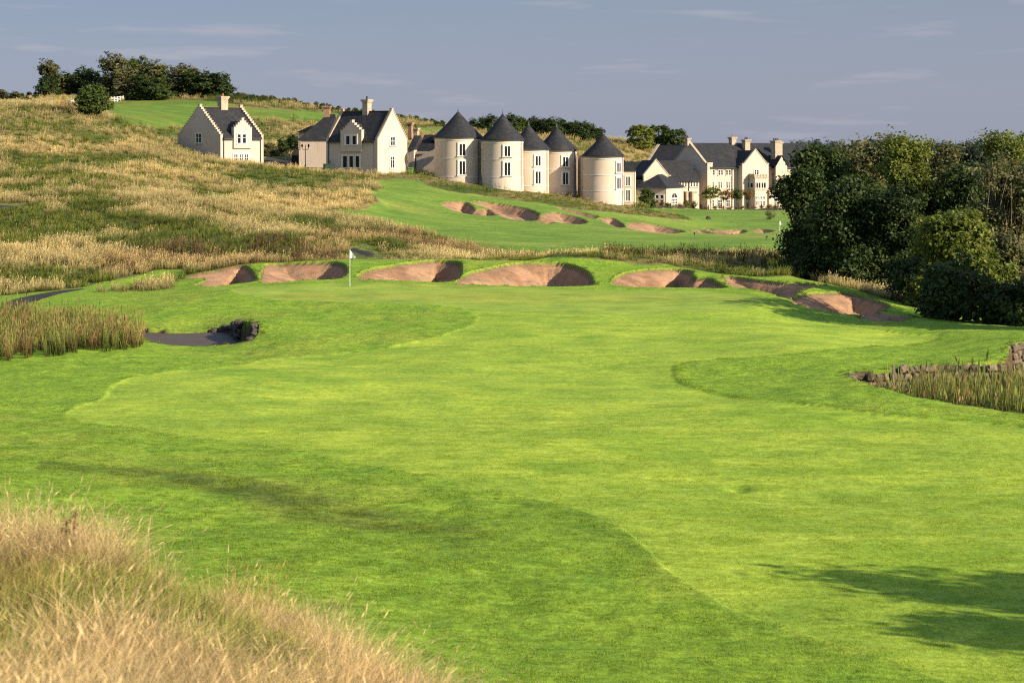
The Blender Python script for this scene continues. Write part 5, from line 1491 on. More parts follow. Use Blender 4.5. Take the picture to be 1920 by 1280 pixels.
def put_tree(name, x, y, crown, trunk, label, cat='tree', group=None, s=1.0, rz=0.0, z=None, dz=0.0):
    r = empty(name, (x, y, (ground(x, y) if z is None else z) + dz), rz); r.scale = (s, s, s) if not isinstance(s, tuple) else s
    tag(r, label, cat, group)
    if trunk is not None: link_mesh('trunk', trunk, None, r)
    link_mesh('crown', crown, None, r)
    return r

# the big dark trees at the right: (column of centre, top row, half width px, distance, leaf, n, label)
BIG = [
 (1500, 300, 46, 150, LEAF_D, 15000, 'leftmost dark tree of the big right hand clump, hiding the hotel corner'),
 (1548, 262, 60, 154, LEAF_M, 17000, 'broad topped tree second from the left in the right hand clump'),
 (1628, 248, 66, 156, LEAF_G, 17000, 'brownish green tree left of the bright yellow green one in the right hand clump'),
 (1702, 240, 56, 150, LEAF_Y, 18000, 'bright yellow green tree at the top middle of the right hand clump'),
 (1758, 258, 42, 158, LEAF_G, 12000, 'sparse twiggy tree right of the bright yellow green one'),
 (1880, 240, 52, 172, LEAF_Y, 14000, 'rounded leaning crown rising highest at the far right edge'),
 (1905, 300, 85, 142, LEAF_G, 17000, 'willow with pale upright twigs at the far right edge'),
 (1790, 305, 78, 150, LEAF_D, 17000, 'dark glossy tree behind the sunlit bush at right'),
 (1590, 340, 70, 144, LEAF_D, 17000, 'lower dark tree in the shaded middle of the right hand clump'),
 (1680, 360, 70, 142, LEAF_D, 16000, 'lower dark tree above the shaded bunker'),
]
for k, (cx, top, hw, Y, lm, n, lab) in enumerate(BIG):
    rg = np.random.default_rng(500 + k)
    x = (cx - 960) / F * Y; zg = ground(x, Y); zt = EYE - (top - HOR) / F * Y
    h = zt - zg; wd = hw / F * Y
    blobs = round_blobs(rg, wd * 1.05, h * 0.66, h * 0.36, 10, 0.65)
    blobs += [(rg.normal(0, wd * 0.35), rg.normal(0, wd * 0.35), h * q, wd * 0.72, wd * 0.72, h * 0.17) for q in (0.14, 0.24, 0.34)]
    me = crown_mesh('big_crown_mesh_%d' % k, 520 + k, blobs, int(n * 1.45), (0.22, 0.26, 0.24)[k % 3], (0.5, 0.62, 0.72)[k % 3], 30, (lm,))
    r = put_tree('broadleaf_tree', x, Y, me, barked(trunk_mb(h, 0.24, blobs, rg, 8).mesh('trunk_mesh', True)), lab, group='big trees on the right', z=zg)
    if 'willow' in lab:
        m = MB()
        for q in range(60):
            a = rg.uniform(0, 6.28); b0 = rg.uniform(0.1, 0.75) * wd; z0_ = h * rg.uniform(0.35, 0.75)
            p0 = Vector((b0 * math.cos(a) - 0.6, b0 * math.sin(a) - 0.6, z0_)); p1 = p0 + Vector((rg.normal(0.1, .25), rg.normal(0, .25), h * rg.uniform(0.15, 0.33)))
            m.tube([p0, p0.lerp(p1, 0.5) + Vector((rg.normal(0, .08), rg.normal(0, .08), 0)), p1], [0.022, 0.014, 0.006], 4, cap=False)
        m.build('twigs', plain('pale_twig', (0.26, 0.19, 0.12), 0.8, 0.2, 4), r)

BUSH = [
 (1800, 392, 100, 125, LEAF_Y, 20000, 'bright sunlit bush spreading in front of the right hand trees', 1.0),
 (1905, 430, 70, 135, LEAF_G, 11000, 'greyish bush cut by the right edge of the picture', 1.0),
 (1720, 470, 60, 130, LEAF_D, 9000, 'dark low bush between the sunlit bush and the shaded bunkers', 1.0),
 (1535, 440, 56, 146, LEAF_D, 10000, 'dark bush at the foot of the leftmost big tree', 1.0),
 (1610, 460, 62, 142, LEAF_D, 10000, 'dark bush above the half shaded bunker', 1.0),
 (1795, 505, 80, 114.5, LEAF_D, 10000, 'dark bramble mound at the bottom right of the trees', 1.0),
 (1900, 530, 60, 113, LEAF_D, 8000, 'dark bramble mound nearest the right edge', 1.0),
]
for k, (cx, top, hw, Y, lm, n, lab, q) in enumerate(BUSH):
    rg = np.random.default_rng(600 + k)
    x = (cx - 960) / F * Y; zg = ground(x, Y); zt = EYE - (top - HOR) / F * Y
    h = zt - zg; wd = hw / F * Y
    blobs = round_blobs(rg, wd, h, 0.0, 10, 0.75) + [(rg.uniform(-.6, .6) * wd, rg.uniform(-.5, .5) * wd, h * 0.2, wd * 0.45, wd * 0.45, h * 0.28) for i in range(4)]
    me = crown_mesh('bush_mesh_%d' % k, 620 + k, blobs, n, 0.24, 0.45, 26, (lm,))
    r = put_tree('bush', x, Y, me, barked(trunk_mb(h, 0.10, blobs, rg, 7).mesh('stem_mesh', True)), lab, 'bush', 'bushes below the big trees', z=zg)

# trees just outside the right edge: they throw the long shadows across the near fairway and the bunkers
for k, (x, Y, h, wd) in enumerate([(21.5, 37.6, 9.6, 0.95), (23.2, 32.6, 8.7, 2.0), (24.2, 36.2, 9.0, 3.3), (24.4, 34.2, 9.0, 3.0), (33.0, 102, 11, 3.2), (33.8, 106.5, 13.5, 3.8), (34.6, 111, 13.5, 3.8)]):
    rg = np.random.default_rng(660 + k)
    blobs = round_blobs(rg, wd, h * 0.85, h * 0.15, 9, 0.7)
    me = crown_mesh('edge_crown_mesh_%d' % k, 670 + k, blobs, (650 if k == 0 else 7000) if Y < 50 else 8000, 0.32, 0.6, 26, (LEAF_M,))
    zg = ground(x, Y) if x / Y < UC[-1] else EYE - 9.4
    r = put_tree('broadleaf_tree', x, Y, me, barked(trunk_mb(h, 0.2, blobs, rg).mesh('trunk_mesh', True)), ordn(k) + ' tree standing beside the fairway just outside the right edge', 'tree', 'trees outside the right edge', z=zg)

# tree and bush models shared by the far ones
def model(seed, w, h, z0, n, leaf, mat, clump=0.5):
    rg = np.random.default_rng(seed); bl = round_blobs(rg, w, h - z0, z0, 8, 0.62)
    bl += [(rg.normal(0, .3 * w), rg.normal(0, .3 * w), h * q_, w * 0.66, w * 0.66, h * 0.16) for q_ in (0.12, 0.2, 0.3, 0.4)]
    c = crown_mesh('far_crown_mesh_%d' % seed, seed + 1, bl, n, leaf, clump, 22, (mat,))
    t = trunk_mb(h, 0.035 * h, bl, rg, 5).mesh('far_trunk_mesh_%d' % seed, True); t.materials.append(BARK)
    return c, t, w, h
MOD = [model(700, 3.4, 8, 0.2, 6500, 0.42, LEAF_D), model(710, 3.2, 8, 0.2, 6500, 0.42, LEAF_M), model(720, 2.8, 8, 0.4, 5600, 0.38, LEAF_G), model(730, 3.6, 8, 0.2, 6500, 0.44, LEAF_D)]
def far_tree(name, cx, top, hw, Y, mk, label, cat='tree', group=None, sink=0.3, seed=0):
    c, t, w_, h_ = MOD[mk]
    x = (cx - 960) / F * Y; zg = ground(x, Y) - sink; h = EYE - (top - HOR) / F * Y - zg; wd = hw / F * Y
    return put_tree(name, x, Y, c, t, label, cat, group, s=(wd / w_, wd / w_, h / h_), rz=(cx * 1.7 + seed) % 6.28, z=zg)

grove = [(97, 118, 24, 450, 2), (88, 142, 18, 446, 0), (120, 138, 26, 452, 0), (150, 129, 28, 456, 0), (178, 134, 26, 450, 0), (212, 106, 27, 446, 2), (240, 128, 26, 440, 2), (256, 102, 27, 458, 1), (284, 118, 28, 452, 2), (266, 140, 24, 436, 0), (308, 122, 26, 458, 1), (296, 145, 26, 438, 1), (338, 126, 28, 452, 2), (362, 134, 26, 448, 0), (396, 132, 30, 448, 3), (415, 142, 14, 446, 3)]
for i, (cx, top, hw, Y, mk) in enumerate(sorted(grove)):
    far_tree('grove_tree', cx, top - 4, hw * 1.3, Y, mk, '%s tree from the left in the dark hilltop grove' % ordn(i), 'tree', 'trees of the hilltop grove')
for i, (cx, top, hw, Y, mk) in enumerate([(8, 168, 26, 430, 2), (34, 172, 16, 428, 2), (52, 180, 8, 425, 0), (68, 175, 10, 432, 1)]):
    far_tree('hill_bush', cx, top, hw, Y, mk, ['large pale', 'rounded', 'tiny dark', 'small green'][i] + ' bush on the skyline at the far left edge', 'bush', 'bushes on the skyline at far left')
# round bush on the shoulder of the hill
rg = np.random.default_rng(760)
bl = [(0, 0, 1.5, 2.2, 2.2, 1.6), (0, 0, 2.5, 1.7, 1.7, 1.3), (0.3, 0, 3.1, 1.0, 1.0, 0.8)] + round_blobs(rg, 2.1, 3.2, 0.2, 5, 0.5)
put_tree('round_bush', P(174, HOR, 286).x, 286, crown_mesh('round_bush_mesh', 761, bl, 12000, 0.24, 0.35, 22, (LEAF_M,)), None, 'lone dark rounded bush on the hill shoulder beside the white rail', 'bush', dz=-0.2, s=1.22)
# skyline trees in the middle
for i, (cx, top, hw, mk) in enumerate([(888, 224, 12, 0), (905, 219, 14, 1), (918, 217, 16, 0), (938, 222, 14, 3), (955, 215, 16, 0), (975, 218, 18, 1), (996, 221, 18, 0), (1015, 222, 18, 3), (1034, 222, 18, 0), (1054, 224, 18, 0), (1074, 226, 18, 3), (1092, 230, 18, 0), (1108, 235, 16, 0), (1122, 242, 13, 0)]):
    far_tree('skyline_tree', cx, top - 3, hw * 1.3, 452 - (i % 3) * 5, mk, '%s tree from the left in the dark row behind the towers' % ordn(i), 'tree', 'row of trees behind the towers')
def dome(seed, mat):
    rg = np.random.default_rng(seed); bl = [(0, 0, 4.2, 2.7, 2.7, 3.1), (0, 0, 2.2, 2.8, 2.8, 1.9)]
    for i in range(16):
        a = rg.uniform(0, 6.28); e_ = rg.uniform(-0.3, 1.35); bl.append((2.5 * math.cos(a) * math.cos(e_), 2.5 * math.sin(a) * math.cos(e_), 4.0 + 3.0 * math.sin(e_), 0.95, 0.95, 0.85))
    c = crown_mesh('dome_crown_mesh_%d' % seed, seed + 1, bl, 8500, 0.36, 0.34, 22, (mat,)); t = trunk_mb(8, 0.3, bl, rg, 5).mesh('dome_trunk_mesh_%d' % seed, True); t.materials.append(BARK)
    return c, t, 3.4, 8
MOD += [dome(740, LEAF_Y), dome(744, LEAF_M), dome(748, LEAF_M)]
for i, (cx, top, hw, mk, Y) in enumerate([(1201, 234, 27, 4, 452), (1236, 234, 26, 5, 466), (1264, 238, 25, 6, 460)]):
    far_tree('parkland_tree', cx, top - 2, hw * 1.2, Y, mk, ['left and brightest', 'middle and palest', 'right and darkest'][i] + ' of three round trees above the hotel roofs', 'tree', 'three round trees above the hotel', sink=0.8)
# shrubs between the houses
for i, (cx, top, hw, Y, mk) in enumerate([(510, 268, 18, 338, 2), (528, 258, 16, 342, 0), (545, 250, 16, 345, 0), (558, 258, 14, 343, 0), (500, 280, 10, 334, 2)]):
    far_tree('garden_shrub', cx, top, hw, Y, mk, ['pale shrub beside the drive', 'dark shrub left of the tallest one', 'tallest dark shrub behind the shed', 'dark shrub touching the shed roof', 'low pale shrub by the lone house'][i] + ' between the two stepped houses', 'shrub', 'shrubs between the stepped houses')
# hedge along the ridge: nobody could count it
HM = [MOD[0][0], MOD[2][0], MOD[1][0]]
def seg_pts(poly, Y, n, rg, jy=3):
    p = np.array(poly, float); t = rg.uniform(0, len(p) - 1, n); i = np.minimum(t.astype(int), len(p) - 2); f_ = (t - i)[:, None]
    q = p[i] * (1 - f_) + p[i + 1] * f_; yy = Y + rg.normal(0, jy, n)
    x = (q[:, 0] - 960) / F * yy
    return np.array([(a, b_, ground(a, b_) - 0.2) for a, b_ in zip(x, yy)])
rg = np.random.default_rng(770)
hp = np.concatenate([seg_pts([(428, 0), (520, 0), (640, 0), (760, 0), (830, 0)], 444, 130, rg, 2.0), seg_pts([(20, 0), (120, 0), (430, 0)], 452, 70, rg, 3)])
n = len(hp); sc = rg.uniform(0.11, 0.23, n)
scatter('ridge_hedge', hp, np.stack([np.zeros(n), np.zeros(n), rg.uniform(0, 6.28, n)], 1), np.stack([sc * 1.3, sc * 1.3, sc], 1), rg.integers(0, 3, n), np.ones((n, 3)), HM, 'low scrubby hedge along the skyline ridge')
# far wood at the right, its haze put into the leaf colour
FW = mat_leaf('hazed_wood_leaf', (0.016, 0.026, 0.018), (0.050, 0.065, 0.040), 0.1)
fwm = []
for i in range(3):
    c = MOD[i][0].copy(); c.materials.clear(); c.materials.append(FW); fwm.append(c)
rg = np.random.default_rng(780); n = 420
yy = rg.uniform(980, 1150, n); xx = (rg.uniform(1480, 2200, n) - 960) / F * yy
sc = rg.uniform(1.9, 2.7, n) * (0.9 + 0.25 * sstep(1850, 1930, xx / yy * F + 960))
scatter('far_wood', np.stack([xx, yy, np.full(n, EYE - 14.0)], 1), np.stack([np.zeros(n), np.zeros(n), rg.uniform(0, 6.28, n)], 1), np.stack([sc * 0.8, sc * 0.8, sc * 1.02], 1), rg.integers(0, 3, n), np.ones((n, 3)), fwm, 'distant wood on the horizon at far right, haze put into its colour')

# ================================================================= SMALL THINGS
# ----- water in the two ditches
m, t, b = new_mat('muddy_water')
g_ = t.nodes.new('ShaderNodeNewGeometry'); n_ = noise_node(t, 1.2, 4, 0.6, g_.outputs['Position'])
r_ = ramp(t, n_.outputs['Fac'], [(0.3, (0.070, 0.054, 0.042)), (0.7, (0.092, 0.072, 0.056))]); t.links.new(r_.outputs['Color'], b.inputs['Base Color'])
b.inputs['Roughness'].default_value = 0.55; b.inputs['Specular IOR Level'].default_value = 0.04
WATER = m
for nm, key, zz, lab in (('ditch_water', 'lpit', LEFT_WATER_Z, 'muddy brown water of the stone ended ditch at left'), ('ditch_water', 'rpit', RIGHT_WATER_Z, 'dark water under the reeds of the ditch at right')):
    p = RG[key]; c = p.mean(0); p = c + (p - c) * 1.02
    mb = MB(); mb.poly([(x, y, zz + EYE) for x, y in p]); tag(mb.build(nm, WATER), lab, kind='structure')

# ----- rough stone walls lining the ditches: every stone its own
def mat_rock(name, c0, c1):
    m, t, b = new_mat(name)
    g = t.nodes.new('ShaderNodeNewGeometry'); oi = t.nodes.new('ShaderNodeObjectInfo')
    n = noise_node(t, 3.0, 6, 0.7, g.outputs['Position'])
    ad = t.nodes.new('ShaderNodeMath'); ad.operation = 'MULTIPLY_ADD'; ad.inputs[1].default_value = 0.5
    t.links.new(oi.outputs['Random'], ad.inputs[0]); t.links.new(n.outputs['Fac'], ad.inputs[2])
    r = ramp(t, ad.outputs[0], [(0.35, c0), (1.0, c1)]); t.links.new(r.outputs['Color'], b.inputs['Base Color']); b.inputs['Roughness'].default_value = 0.9
    bp = t.nodes.new('ShaderNodeBump'); bp.inputs['Strength'].default_value = 0.8; bp.inputs['Distance'].default_value = 0.04
    n2_ = noise_node(t, 9, 5, 0.7, g.outputs['Position']); t.links.new(n2_.outputs['Fac'], bp.inputs['Height']); t.links.new(bp.outputs['Normal'], b.inputs['Normal'])
    return m
ROCK = mat_rock('brown_rock', (0.045, 0.032, 0.020), (0.19, 0.145, 0.10)); ROCKD = mat_rock('dark_and_shaded_rock', (0.022, 0.018, 0.015), (0.075, 0.06, 0.048))  # dark rock: hollow's shade put into the ditch wall colour; boulder shares it
def stone_variant(seed, mat):
    rg = np.random.default_rng(seed); bm = bmesh.new(); bmesh.ops.create_cube(bm, size=1.0)
    bmesh.ops.bevel(bm, geom=list(bm.edges), offset=0.22, segments=1, affect='EDGES')
    for v in bm.verts: v.co += Vector(rg.normal(0, 0.045, 3))
    me = bpy.data.meshes.new('stone_mesh_%d' % seed); bm.to_mesh(me); bm.free(); me.materials.append(mat); return me
def stone_wall(key, sel, zw, size, label, mat, seed, rowh):
    rg = np.random.default_rng(seed); poly = RG[key]
    var = [stone_variant(seed * 10 + i, mat) for i in range(6)]
    c = poly.mean(0); root = empty('stone_wall', (c[0], c[1], zw + EYE)); tag(root, label, 'wall')
    segs = [(poly[i], poly[(i + 1) % len(poly)]) for i in range(len(poly)) if sel(poly[i], poly[(i + 1) % len(poly)])]
    cnt = 0
    row = 0
    while row < 8:
        acc = rg.uniform(0, size * 0.5)
        for a, b_ in segs:
            d = b_ - a; L_ = np.linalg.norm(d); d = d / (L_ + 1e-9); nrm = np.array([-d[1], d[0]])
            if (c - a) @ nrm < 0: nrm = -nrm
            while acc < L_:
                s = size * rg.uniform(0.7, 1.4); p = a + d * acc
                rim = ground(*(p - nrm * 0.25)); zc = zw + EYE - 0.1 + rowh * (row + 0.5)
                if zc + rowh * 0.35 < rim + 0.05:
                    q = p + nrm * (0.16 + rg.uniform(-0.06, 0.10) - 0.02 * row)
                    o = bpy.data.objects.new('stone', var[rg.integers(0, 6)]); COL.objects.link(o); o.parent = root
                    o.location = (q[0] - c[0], q[1] - c[1], zc - zw - EYE + rg.uniform(-.05, .05)); o.scale = (s, size * 0.9, rowh * rg.uniform(0.9, 1.3))
                    o.rotation_euler = (rg.normal(0, .12), rg.normal(0, .14), math.atan2(d[1], d[0]) + rg.normal(0, .15)); cnt += 1
                acc += s * 0.92
            acc -= L_
        row += 1
    return cnt
pxof = lambda p: 960 + F * p[0] / p[1]
stone_wall('lpit', lambda a, b_: pxof(a) > 385 and (a[1] > 102.3 or pxof(a) > 474), LEFT_WATER_Z, 0.36, 'stone wall at the end of the left ditch, its shade put into dark rock', ROCKD, 31, 0.25)
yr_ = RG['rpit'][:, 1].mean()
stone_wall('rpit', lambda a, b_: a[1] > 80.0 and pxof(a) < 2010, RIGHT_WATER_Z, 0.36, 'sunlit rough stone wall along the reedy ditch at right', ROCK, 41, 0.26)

# ----- flagsticks
WHITEP = plain('white_paint', (0.80, 0.79, 0.76), 0.5, 0.03, 4); CLOTH = plain('white_flag_cloth', (0.80, 0.80, 0.82), 0.8, 0.03, 3)
BLACK = plain('black_paint', (0.015, 0.015, 0.016), 0.5, 0.2, 3); GREENP = plain('dark_green_paint', (0.010, 0.035, 0.018), 0.5, 0.2, 3)
YEL = plain('yellow_paint', (0.55, 0.34, 0.03), 0.5, 0.1, 3); WOODP = plain('weathered_wood', (0.20, 0.16, 0.11), 0.8, 0.3, 3); STAKE = plain('dark_stake', (0.05, 0.04, 0.032), 0.8, 0.3, 3)
def flagstick(px, py, ptop, label, lo, hi, rr):
    x, y = seen(px, py, lo, hi); z = ground(x, y); h = (py - ptop) / F * y
    r = empty('flagstick', (x, y, z)); tag(r, label, 'flag', 'flagsticks on the greens')
    m = MB(); m.tube([(0, 0, -0.1), (0, 0, h)], [rr, rr * 0.7], 8); m.lathe([(rr * 1.3, h), (rr * 1.3, h + 0.03)], seg=8); m.build('pole', WHITEP, r)
    w_, hh = 0.33, 0.50; nx = 8; m = MB()
    pts = []
    for i in range(nx + 1):
        t_ = i / nx
        top = h - 0.02 - t_ * hh * 0.75; bot = h - hh + t_ * 0.02
        pts.append((rr + t_ * w_, 0.05 * math.sin(t_ * 5), top, min(bot, top - 0.02)))
    for (x0, y0, t0, b0), (x1, y1, t1, b1) in zip(pts, pts[1:]):
        n = len(m.v); m.v += [(x0, y0, b0), (x1, y1, b1), (x1, y1, t1), (x0, y0, t0), (x0, y0 + .006, b0), (x1, y1 + .006, b1), (x1, y1 + .006, t1), (x0, y0 + .006, t0)]
        for q in ((0, 1, 2, 3), (7, 6, 5, 4), (0, 4, 5, 1), (3, 2, 6, 7)): m.f.append(tuple(n + k for k in q))
    m.build('flag', CLOTH, r, smooth=True)
    return r
flagstick(656, 537, 469, 'white flag on a thin white stick standing on the large green', 100, 135, 0.016)
flagstick(1462, 438, 413, 'small far white flag beside the big trees', 240, 300, 0.03)

# ----- lamp post
y = 306.0; x = (572.5 - 960) / F * y; z = ground(x, y); h = (313 - 271) / F * y
r = empty('lamp_post', (x, y, z)); tag(r, 'black twin armed lamp post on the lawn before the outhouse', 'lamp post')
m = MB(); m.tube([(0, 0, -0.3), (0, 0, 0.5), (0, 0, 0.55), (0, 0, h)], [0.12, 0.11, 0.07, 0.05], 8); m.tube([(0, 0, h), (0, 0, h + 0.25)], [0.05, 0.01], 6); m.build('post', BLACK, r)
for s in (-1, 1):
    m = MB(); m.tube([(0, 0, h - 0.55), (s * 0.3, 0, h - 0.62), (s * 0.5, 0, h - 0.45), (s * 0.5, 0, h - 0.28)], [0.035, 0.035, 0.035, 0.03], 6); a_ = m.build('arm', BLACK, r)
    m = MB(); m.lathe([(0.07, h - 0.28), (0.17, h + 0.05), (0.20, h + 0.07), (0.06, h + 0.25), (0.02, h + 0.33)], (s * 0.5, 0), 6); m.build('lantern', BLACK, r)

# ----- utility box, bin
y = 300.5; x = (616 - 960) / F * y; z = ground(x, y)
r = empty('utility_box', (x, y, z), R(20)); tag(r, 'dark green metal utility box at the corner of the second stepped house', 'utility box')
m = MB(); m.box(-0.72, -0.4, -0.4, 0.72, 0.4, 1.02); m.build('body', GREENP, r)
m = MB(); m.extrude([(-0.8, -0.48, 1.023), (0.8, -0.48, 1.023), (0.8, 0.48, 1.023), (-0.8, 0.48, 1.023)], (0, 0, 0.07)); m.build('lid', GREENP, r)
for s in (-1, 1):
    m = MB(); m.box(s * 0.35 - 0.32, -0.43, 0.06, s * 0.35 + 0.32, -0.403, 0.96); d_ = m.build('door', GREENP, r)
    m = MB(); m.box(s * 0.1 - 0.02, -0.46, 0.45, s * 0.1 + 0.02, -0.432, 0.6); m.build('handle', LEAD, d_)
x2 = (618.5 - 960) / F * 301.5; m = MB(); m.tube([(0, 0, -.3), (0, 0, 1.25)], [0.05, 0.05], 6); m.lathe([(0.09, 1.25), (0.11, 1.35), (0.09, 1.5), (0.02, 1.55)], seg=8)
o = m.build('marker_light', BLACK); o.location = (x2, 301.8, ground(x2, 301.8)); tag(o, 'short black bollard light showing over the green utility box', 'bollard')
y = 300.5; x = (770 - 960) / F * y; z = ground(x, y)
r = empty('green_bin', (x, y, z), R(-10)); tag(r, 'bright green wheeled bin at the right corner of the second stepped house', 'bin')
LIME = plain('lime_plastic', (0.10, 0.24, 0.03), 0.5, 0.1, 3)
m = MB(); m.extrude([(-0.30, -0.24, 0.08), (0.30, -0.24, 0.08), (0.36, -0.3, 0.8), (-0.36, -0.3, 0.8)], (0, 0.55, 0)); m.build('body', LIME, r)
m = MB(); m.extrude([(-0.39, -0.34, 0.803), (-0.39, 0.3, 0.87), (-0.39, 0.3, 0.93), (-0.39, -0.34, 0.86)], (0.78, 0, 0)); m.build('lid', LIME, r)
for s in (-1, 1): m = MB(); m.tube([(s * 0.3, 0.2, 0.09), (s * 0.36, 0.2, 0.09)], [0.1, 0.1], 10); m.build('wheel', BLACK, r)

# ----- white rails, wire fence and yellow hoop on the hill
def rail_fence(p0, p1, Y0, Y1, n, h, label, mat, rails=3):
    a = Vector(((p0 - 960) / F * Y0, Y0, 0)); b_ = Vector(((p1 - 960) / F * Y1, Y1, 0))
    a.z = ground(a.x, a.y)
    r = empty('rail_fence', a); tag(r, label, 'fence')
    prev = None
    for i in range(n):
        p = a.lerp(b_, i / (n - 1)); p.z = ground(p.x, p.y); l_ = p - a
        m = MB(); m.box(l_.x - 0.07, l_.y - 0.07, l_.z - 0.3, l_.x + 0.07, l_.y + 0.07, l_.z + h + 0.08); m.build('post', mat, r)
        if prev is not None:
            for k in range(rails):
                zz = h * (k + 0.75) / rails - 0.02; m = MB()
                m.extrude([(prev.x, prev.y - 0.1, prev.z + zz), (prev.x, prev.y - 0.1, prev.z + zz + 0.085), (prev.x, prev.y - 0.072, prev.z + zz + 0.085), (prev.x, prev.y - 0.072, prev.z + zz)], l_ - prev); m.build('rail', mat, r)
        prev = l_
def onland(px, py, lo, hi):
    return seen(px, py, lo, hi)[1]
ya_ = onland(206, 191, 300, 470); yb_ = onland(231, 188, 300, 470)
rail_fence(204, 231, ya_, yb_, 6, 1.0, 'white post and rail fence right of the lone round bush', WHITEP)
ya_ = onland(134, 197, 280, 470); yb_ = onland(144, 195, 280, 470)
rail_fence(133, 143, ya_, yb_, 3, 0.9, 'short white rail left of the lone round bush', WHITEP)
ya_ = onland(233, 187, 300, 470); yb_ = onland(297, 186.5, 300, 470)
rail_fence(234, 297, ya_, yb_, 9, 0.9, 'grey wooden fence continuing from the white rails under the grove', WOODP, 2)
x, y = seen(112, 201, 200, 450); z = ground(x, y)
m = MB(); s_ = 18 / F * y; m.tube([(-0.16, 0, -0.4), (-0.16, 0, s_ - 0.15), (-0.08, 0, s_), (0.08, 0, s_), (0.16, 0, s_ - 0.15), (0.16, 0, -0.4)], [0.05] * 6, 6)
r = empty('hoop_marker', (x, y, z)); tag(r, 'yellow hoop shaped marker standing on the hill at far left', 'marker'); m.build('hoop', YEL, r, smooth=True)
m = MB(); m.box(-0.1, -0.03, s_ * 0.45, 0.1, 0.03, s_ * 0.62); m.build('plate', YEL, r)

# ----- terrace before the hotel
for i in range(16):
    px = 1229 + i * 14.2; x, y = seen(px, 390.5, 330, 400); z = ground(x, y)
    m = MB(); m.tube([(0, 0, -0.2), (0, 0, 0.82), (0, 0, 0.9)], [0.10, 0.09, 0.04], 7)
    o = m.build('stake', STAKE); o.location = (x, y, z); tag(o, '%s dark stake from the left along the hotel terrace edge' % ordn(i), 'post', 'stakes along the hotel terrace')
def model2(seed, w, h, z0, n, leaf, mat, n_bl=6, cl=0.3, spread=0.6, sparse=False):
    rg = np.random.default_rng(seed); bl = round_blobs(rg, w, h - z0, z0, n_bl, spread)
    if sparse: bl = bl[:-1]
    c = crown_mesh('small_crown_mesh_%d' % seed, seed + 1, bl, n, leaf, cl, 14, (mat,)); t = trunk_mb(h, 0.05, bl, rg, 4, -0.2).mesh('small_trunk_mesh_%d' % seed, True); t.materials.append(BARK)
    return c, t, w, h
LEAF_P = mat_leaf('petal_leaf', (0.05, 0.045, 0.02), (0.26, 0.12, 0.085), 0.3)
SM = [model2(800, 1.0, 1.5, 0.0, 700, 0.16, LEAF_M), model2(805, 1.0, 1.5, 0.0, 700, 0.16, LEAF_P), model2(810, 1.0, 1.5, 0.0, 700, 0.16, LEAF_G)]
ST = [model2(820, 1.4, 3.6, 1.2, 1300, 0.20, LEAF_Y, 7, 0.3, 0.7, True), model2(825, 1.3, 3.6, 1.1, 1500, 0.20, LEAF_M, 7, 0.3, 0.6), model2(830, 1.3, 3.6, 1.2, 1100, 0.20, LEAF_R, 7, 0.3, 0.7, True)]
def small(name, mod, cx, top, bot, hw, label, cat, group, yoff):
    c, t, w_, h_ = mod; x, y = seen(cx, 391, 330, 400); y += yoff; x = (cx - 960) / F * y; z = ground(x, y)
    h = (bot - top) / F * y; wd = hw / F * y
    put_tree(name, x, y, c, t, label, cat, group, s=(wd / w_, wd / w_, h / h_), rz=cx % 6.28, z=z)
shr = [(1203, 381, 389, 5, 0), (1226, 378, 390, 7, 1), (1240, 380, 390, 8, 1), (1252, 382, 390, 9, 0), (1276, 383, 390, 6, 1), (1287, 378, 390, 9, 0), (1299, 376, 390, 10, 2), (1309, 380, 390, 8, 1), (1325, 383, 390, 7, 1), (1340, 384, 390, 7, 0), (1352, 382, 390, 8, 1), (1367, 383, 390, 8, 1), (1380, 384, 390, 6, 2), (1391, 383, 390, 7, 1), (1402, 378, 390, 6, 0), (1414, 384, 390, 7, 1), (1428, 384, 390, 7, 0), (1441, 382, 390, 9, 1), (1454, 383, 390, 8, 2)]
for i, (cx, top, bot, hw, k) in enumerate(shr):
    small('terrace_shrub', SM[k], cx, top, bot, hw, '%s low %s shrub from the left on the hotel terrace' % (ordn(i), ['green', 'reddish flowering', 'pale olive'][k]), 'shrub', 'low shrubs along the hotel terrace', 1.0 + (i % 3) * 0.5)
small('terrace_tree', MOD[1], 1212, 348, 391, 20, 'round dark green tree at the left corner of the low pavilion', 'tree', 'small trees before the hotel', 1.5)
small('terrace_tree', ST[0], 1333, 343, 388, 21, 'largest thin yellowish young tree before the hotel front', 'tree', 'small trees before the hotel', 1.2)
small('terrace_tree', ST[2], 1358, 347, 388, 16, 'rust tinged thin young tree between two others before the hotel', 'tree', 'small trees before the hotel', 1.2)
small('terrace_tree', ST[1], 1382, 347, 388, 16, 'fuller green young tree before the hotel cross gable', 'tree', 'small trees before the hotel', 1.2)
small('terrace_tree', ST[2], 1404, 350, 388, 14, 'thin yellowing young tree just left of the hotel bay window', 'tree', 'small trees before the hotel', 1.2)
m = MB(); m.box(-0.9, -0.4, -0.4, 0.9, 0.4, 0.75)
x, y = seen(1197, 390, 300, 400)
put_tree('clipped_hedge', x, y + 0.5, crown_mesh('hedge_mesh', 841, [(-.45, 0, .4, .6, .45, .45), (.45, 0, .4, .6, .45, .45)], 900, 0.13, 0.16, 14, (LEAF_Y,)), None, 'small bright clipped hedge at the foot of the tower annex', 'hedge')
small('lawn_bush', SM[2], 1445, 408, 424, 12, 'pale reedy bush on the hotel lawn beside the big trees', 'bush', None, -62)

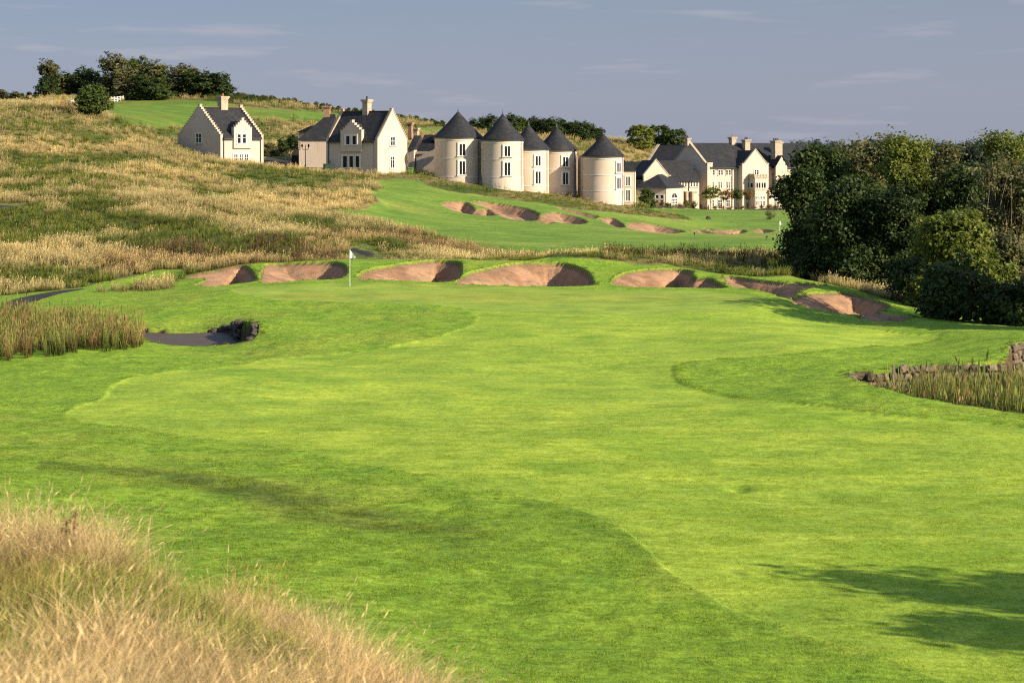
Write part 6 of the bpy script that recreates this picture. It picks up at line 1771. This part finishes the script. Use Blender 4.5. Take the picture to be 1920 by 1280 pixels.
# ----- markers on the far fairway, stake in the ditch, dry dock stem
def marker(px, py, hpx, label, lo=180, hi=300, nm='tee_marker'):
    x, y = seen(px, py, lo, hi); z = ground(x, y); h = hpx / F * y
    r = empty(nm, (x, y, z)); tag(r, label, 'marker')
    m = MB(); m.tube([(0, 0, -0.1), (0, 0, h * 0.75)], [0.035, 0.03], 6); m.build('stem', BLACK, r)
    m = MB(); m.box(-0.10, -0.06, h * 0.6, 0.10, 0.06, h); m.build('head', BLACK, r)
marker(1302, 444, 7, 'left of two small black markers on the hillside fairway'); marker(1437.5, 451, 7, 'right of two small black markers, nearest the big trees')
x, y = seen(1328, 412, 290, 360); m = MB(); m.lathe([(0.45, -0.1), (0.42, 0.2), (0.25, 0.45), (0.05, 0.52)], seg=9); o = m.build('dark_boulder', ROCKD); o.location = (x, y, ground(x, y)); tag(o, 'small dark mound alone on the hotel lawn', 'boulder')
x, y = 16.1, 83.6
m = MB(); m.box(-0.05, -0.05, -0.3, 0.05, 0.05, 0.75); o = m.build('wooden_stake', WOODP)
px_ = 1676; yy_ = 80.5; o.location = ((px_ - 960) / F * yy_, yy_, RIGHT_WATER_Z + EYE + 1.0); o.scale = (1, 1, 1); tag(o, 'pale wooden stake upright among the reeds at right', 'stake')
rg = np.random.default_rng(900)
for px, py, Y, h, lab in ((137, 1062, 27.2, 0.55, 'brown dried dock stem standing in the golden foreground grass'), (120, 1070, 27.0, 0.42, 'shorter brown dock stem beside the tall one in the foreground')):
    x = (px - 960) / F * Y; z = ground(x, Y) + 0.25
    r = empty('dock_plant', (x, Y, z)); tag(r, lab, 'plant', 'dried dock stems')
    m = MB(); m.tube([(0, 0, -0.25), (0.01, 0, h * 0.5), (0.03, 0, h)], [0.006, 0.006, 0.003], 5); m.build('stem', plain('dock_brown', (0.11, 0.05, 0.022), 0.9, 0.3, 20), r)
    bl = [(0.02, 0, h * 0.9, 0.03, 0.03, 0.07), (-0.03, 0, h * 0.72, 0.03, 0.03, 0.05), (0.05, 0, h * 0.62, 0.03, 0.03, 0.05)]
    link_mesh('seed_head', crown_mesh('dock_mesh', 901 + px, bl, 240, 0.022, 0.02, 12, (bpy.data.materials['dock_brown'],)), None, r)
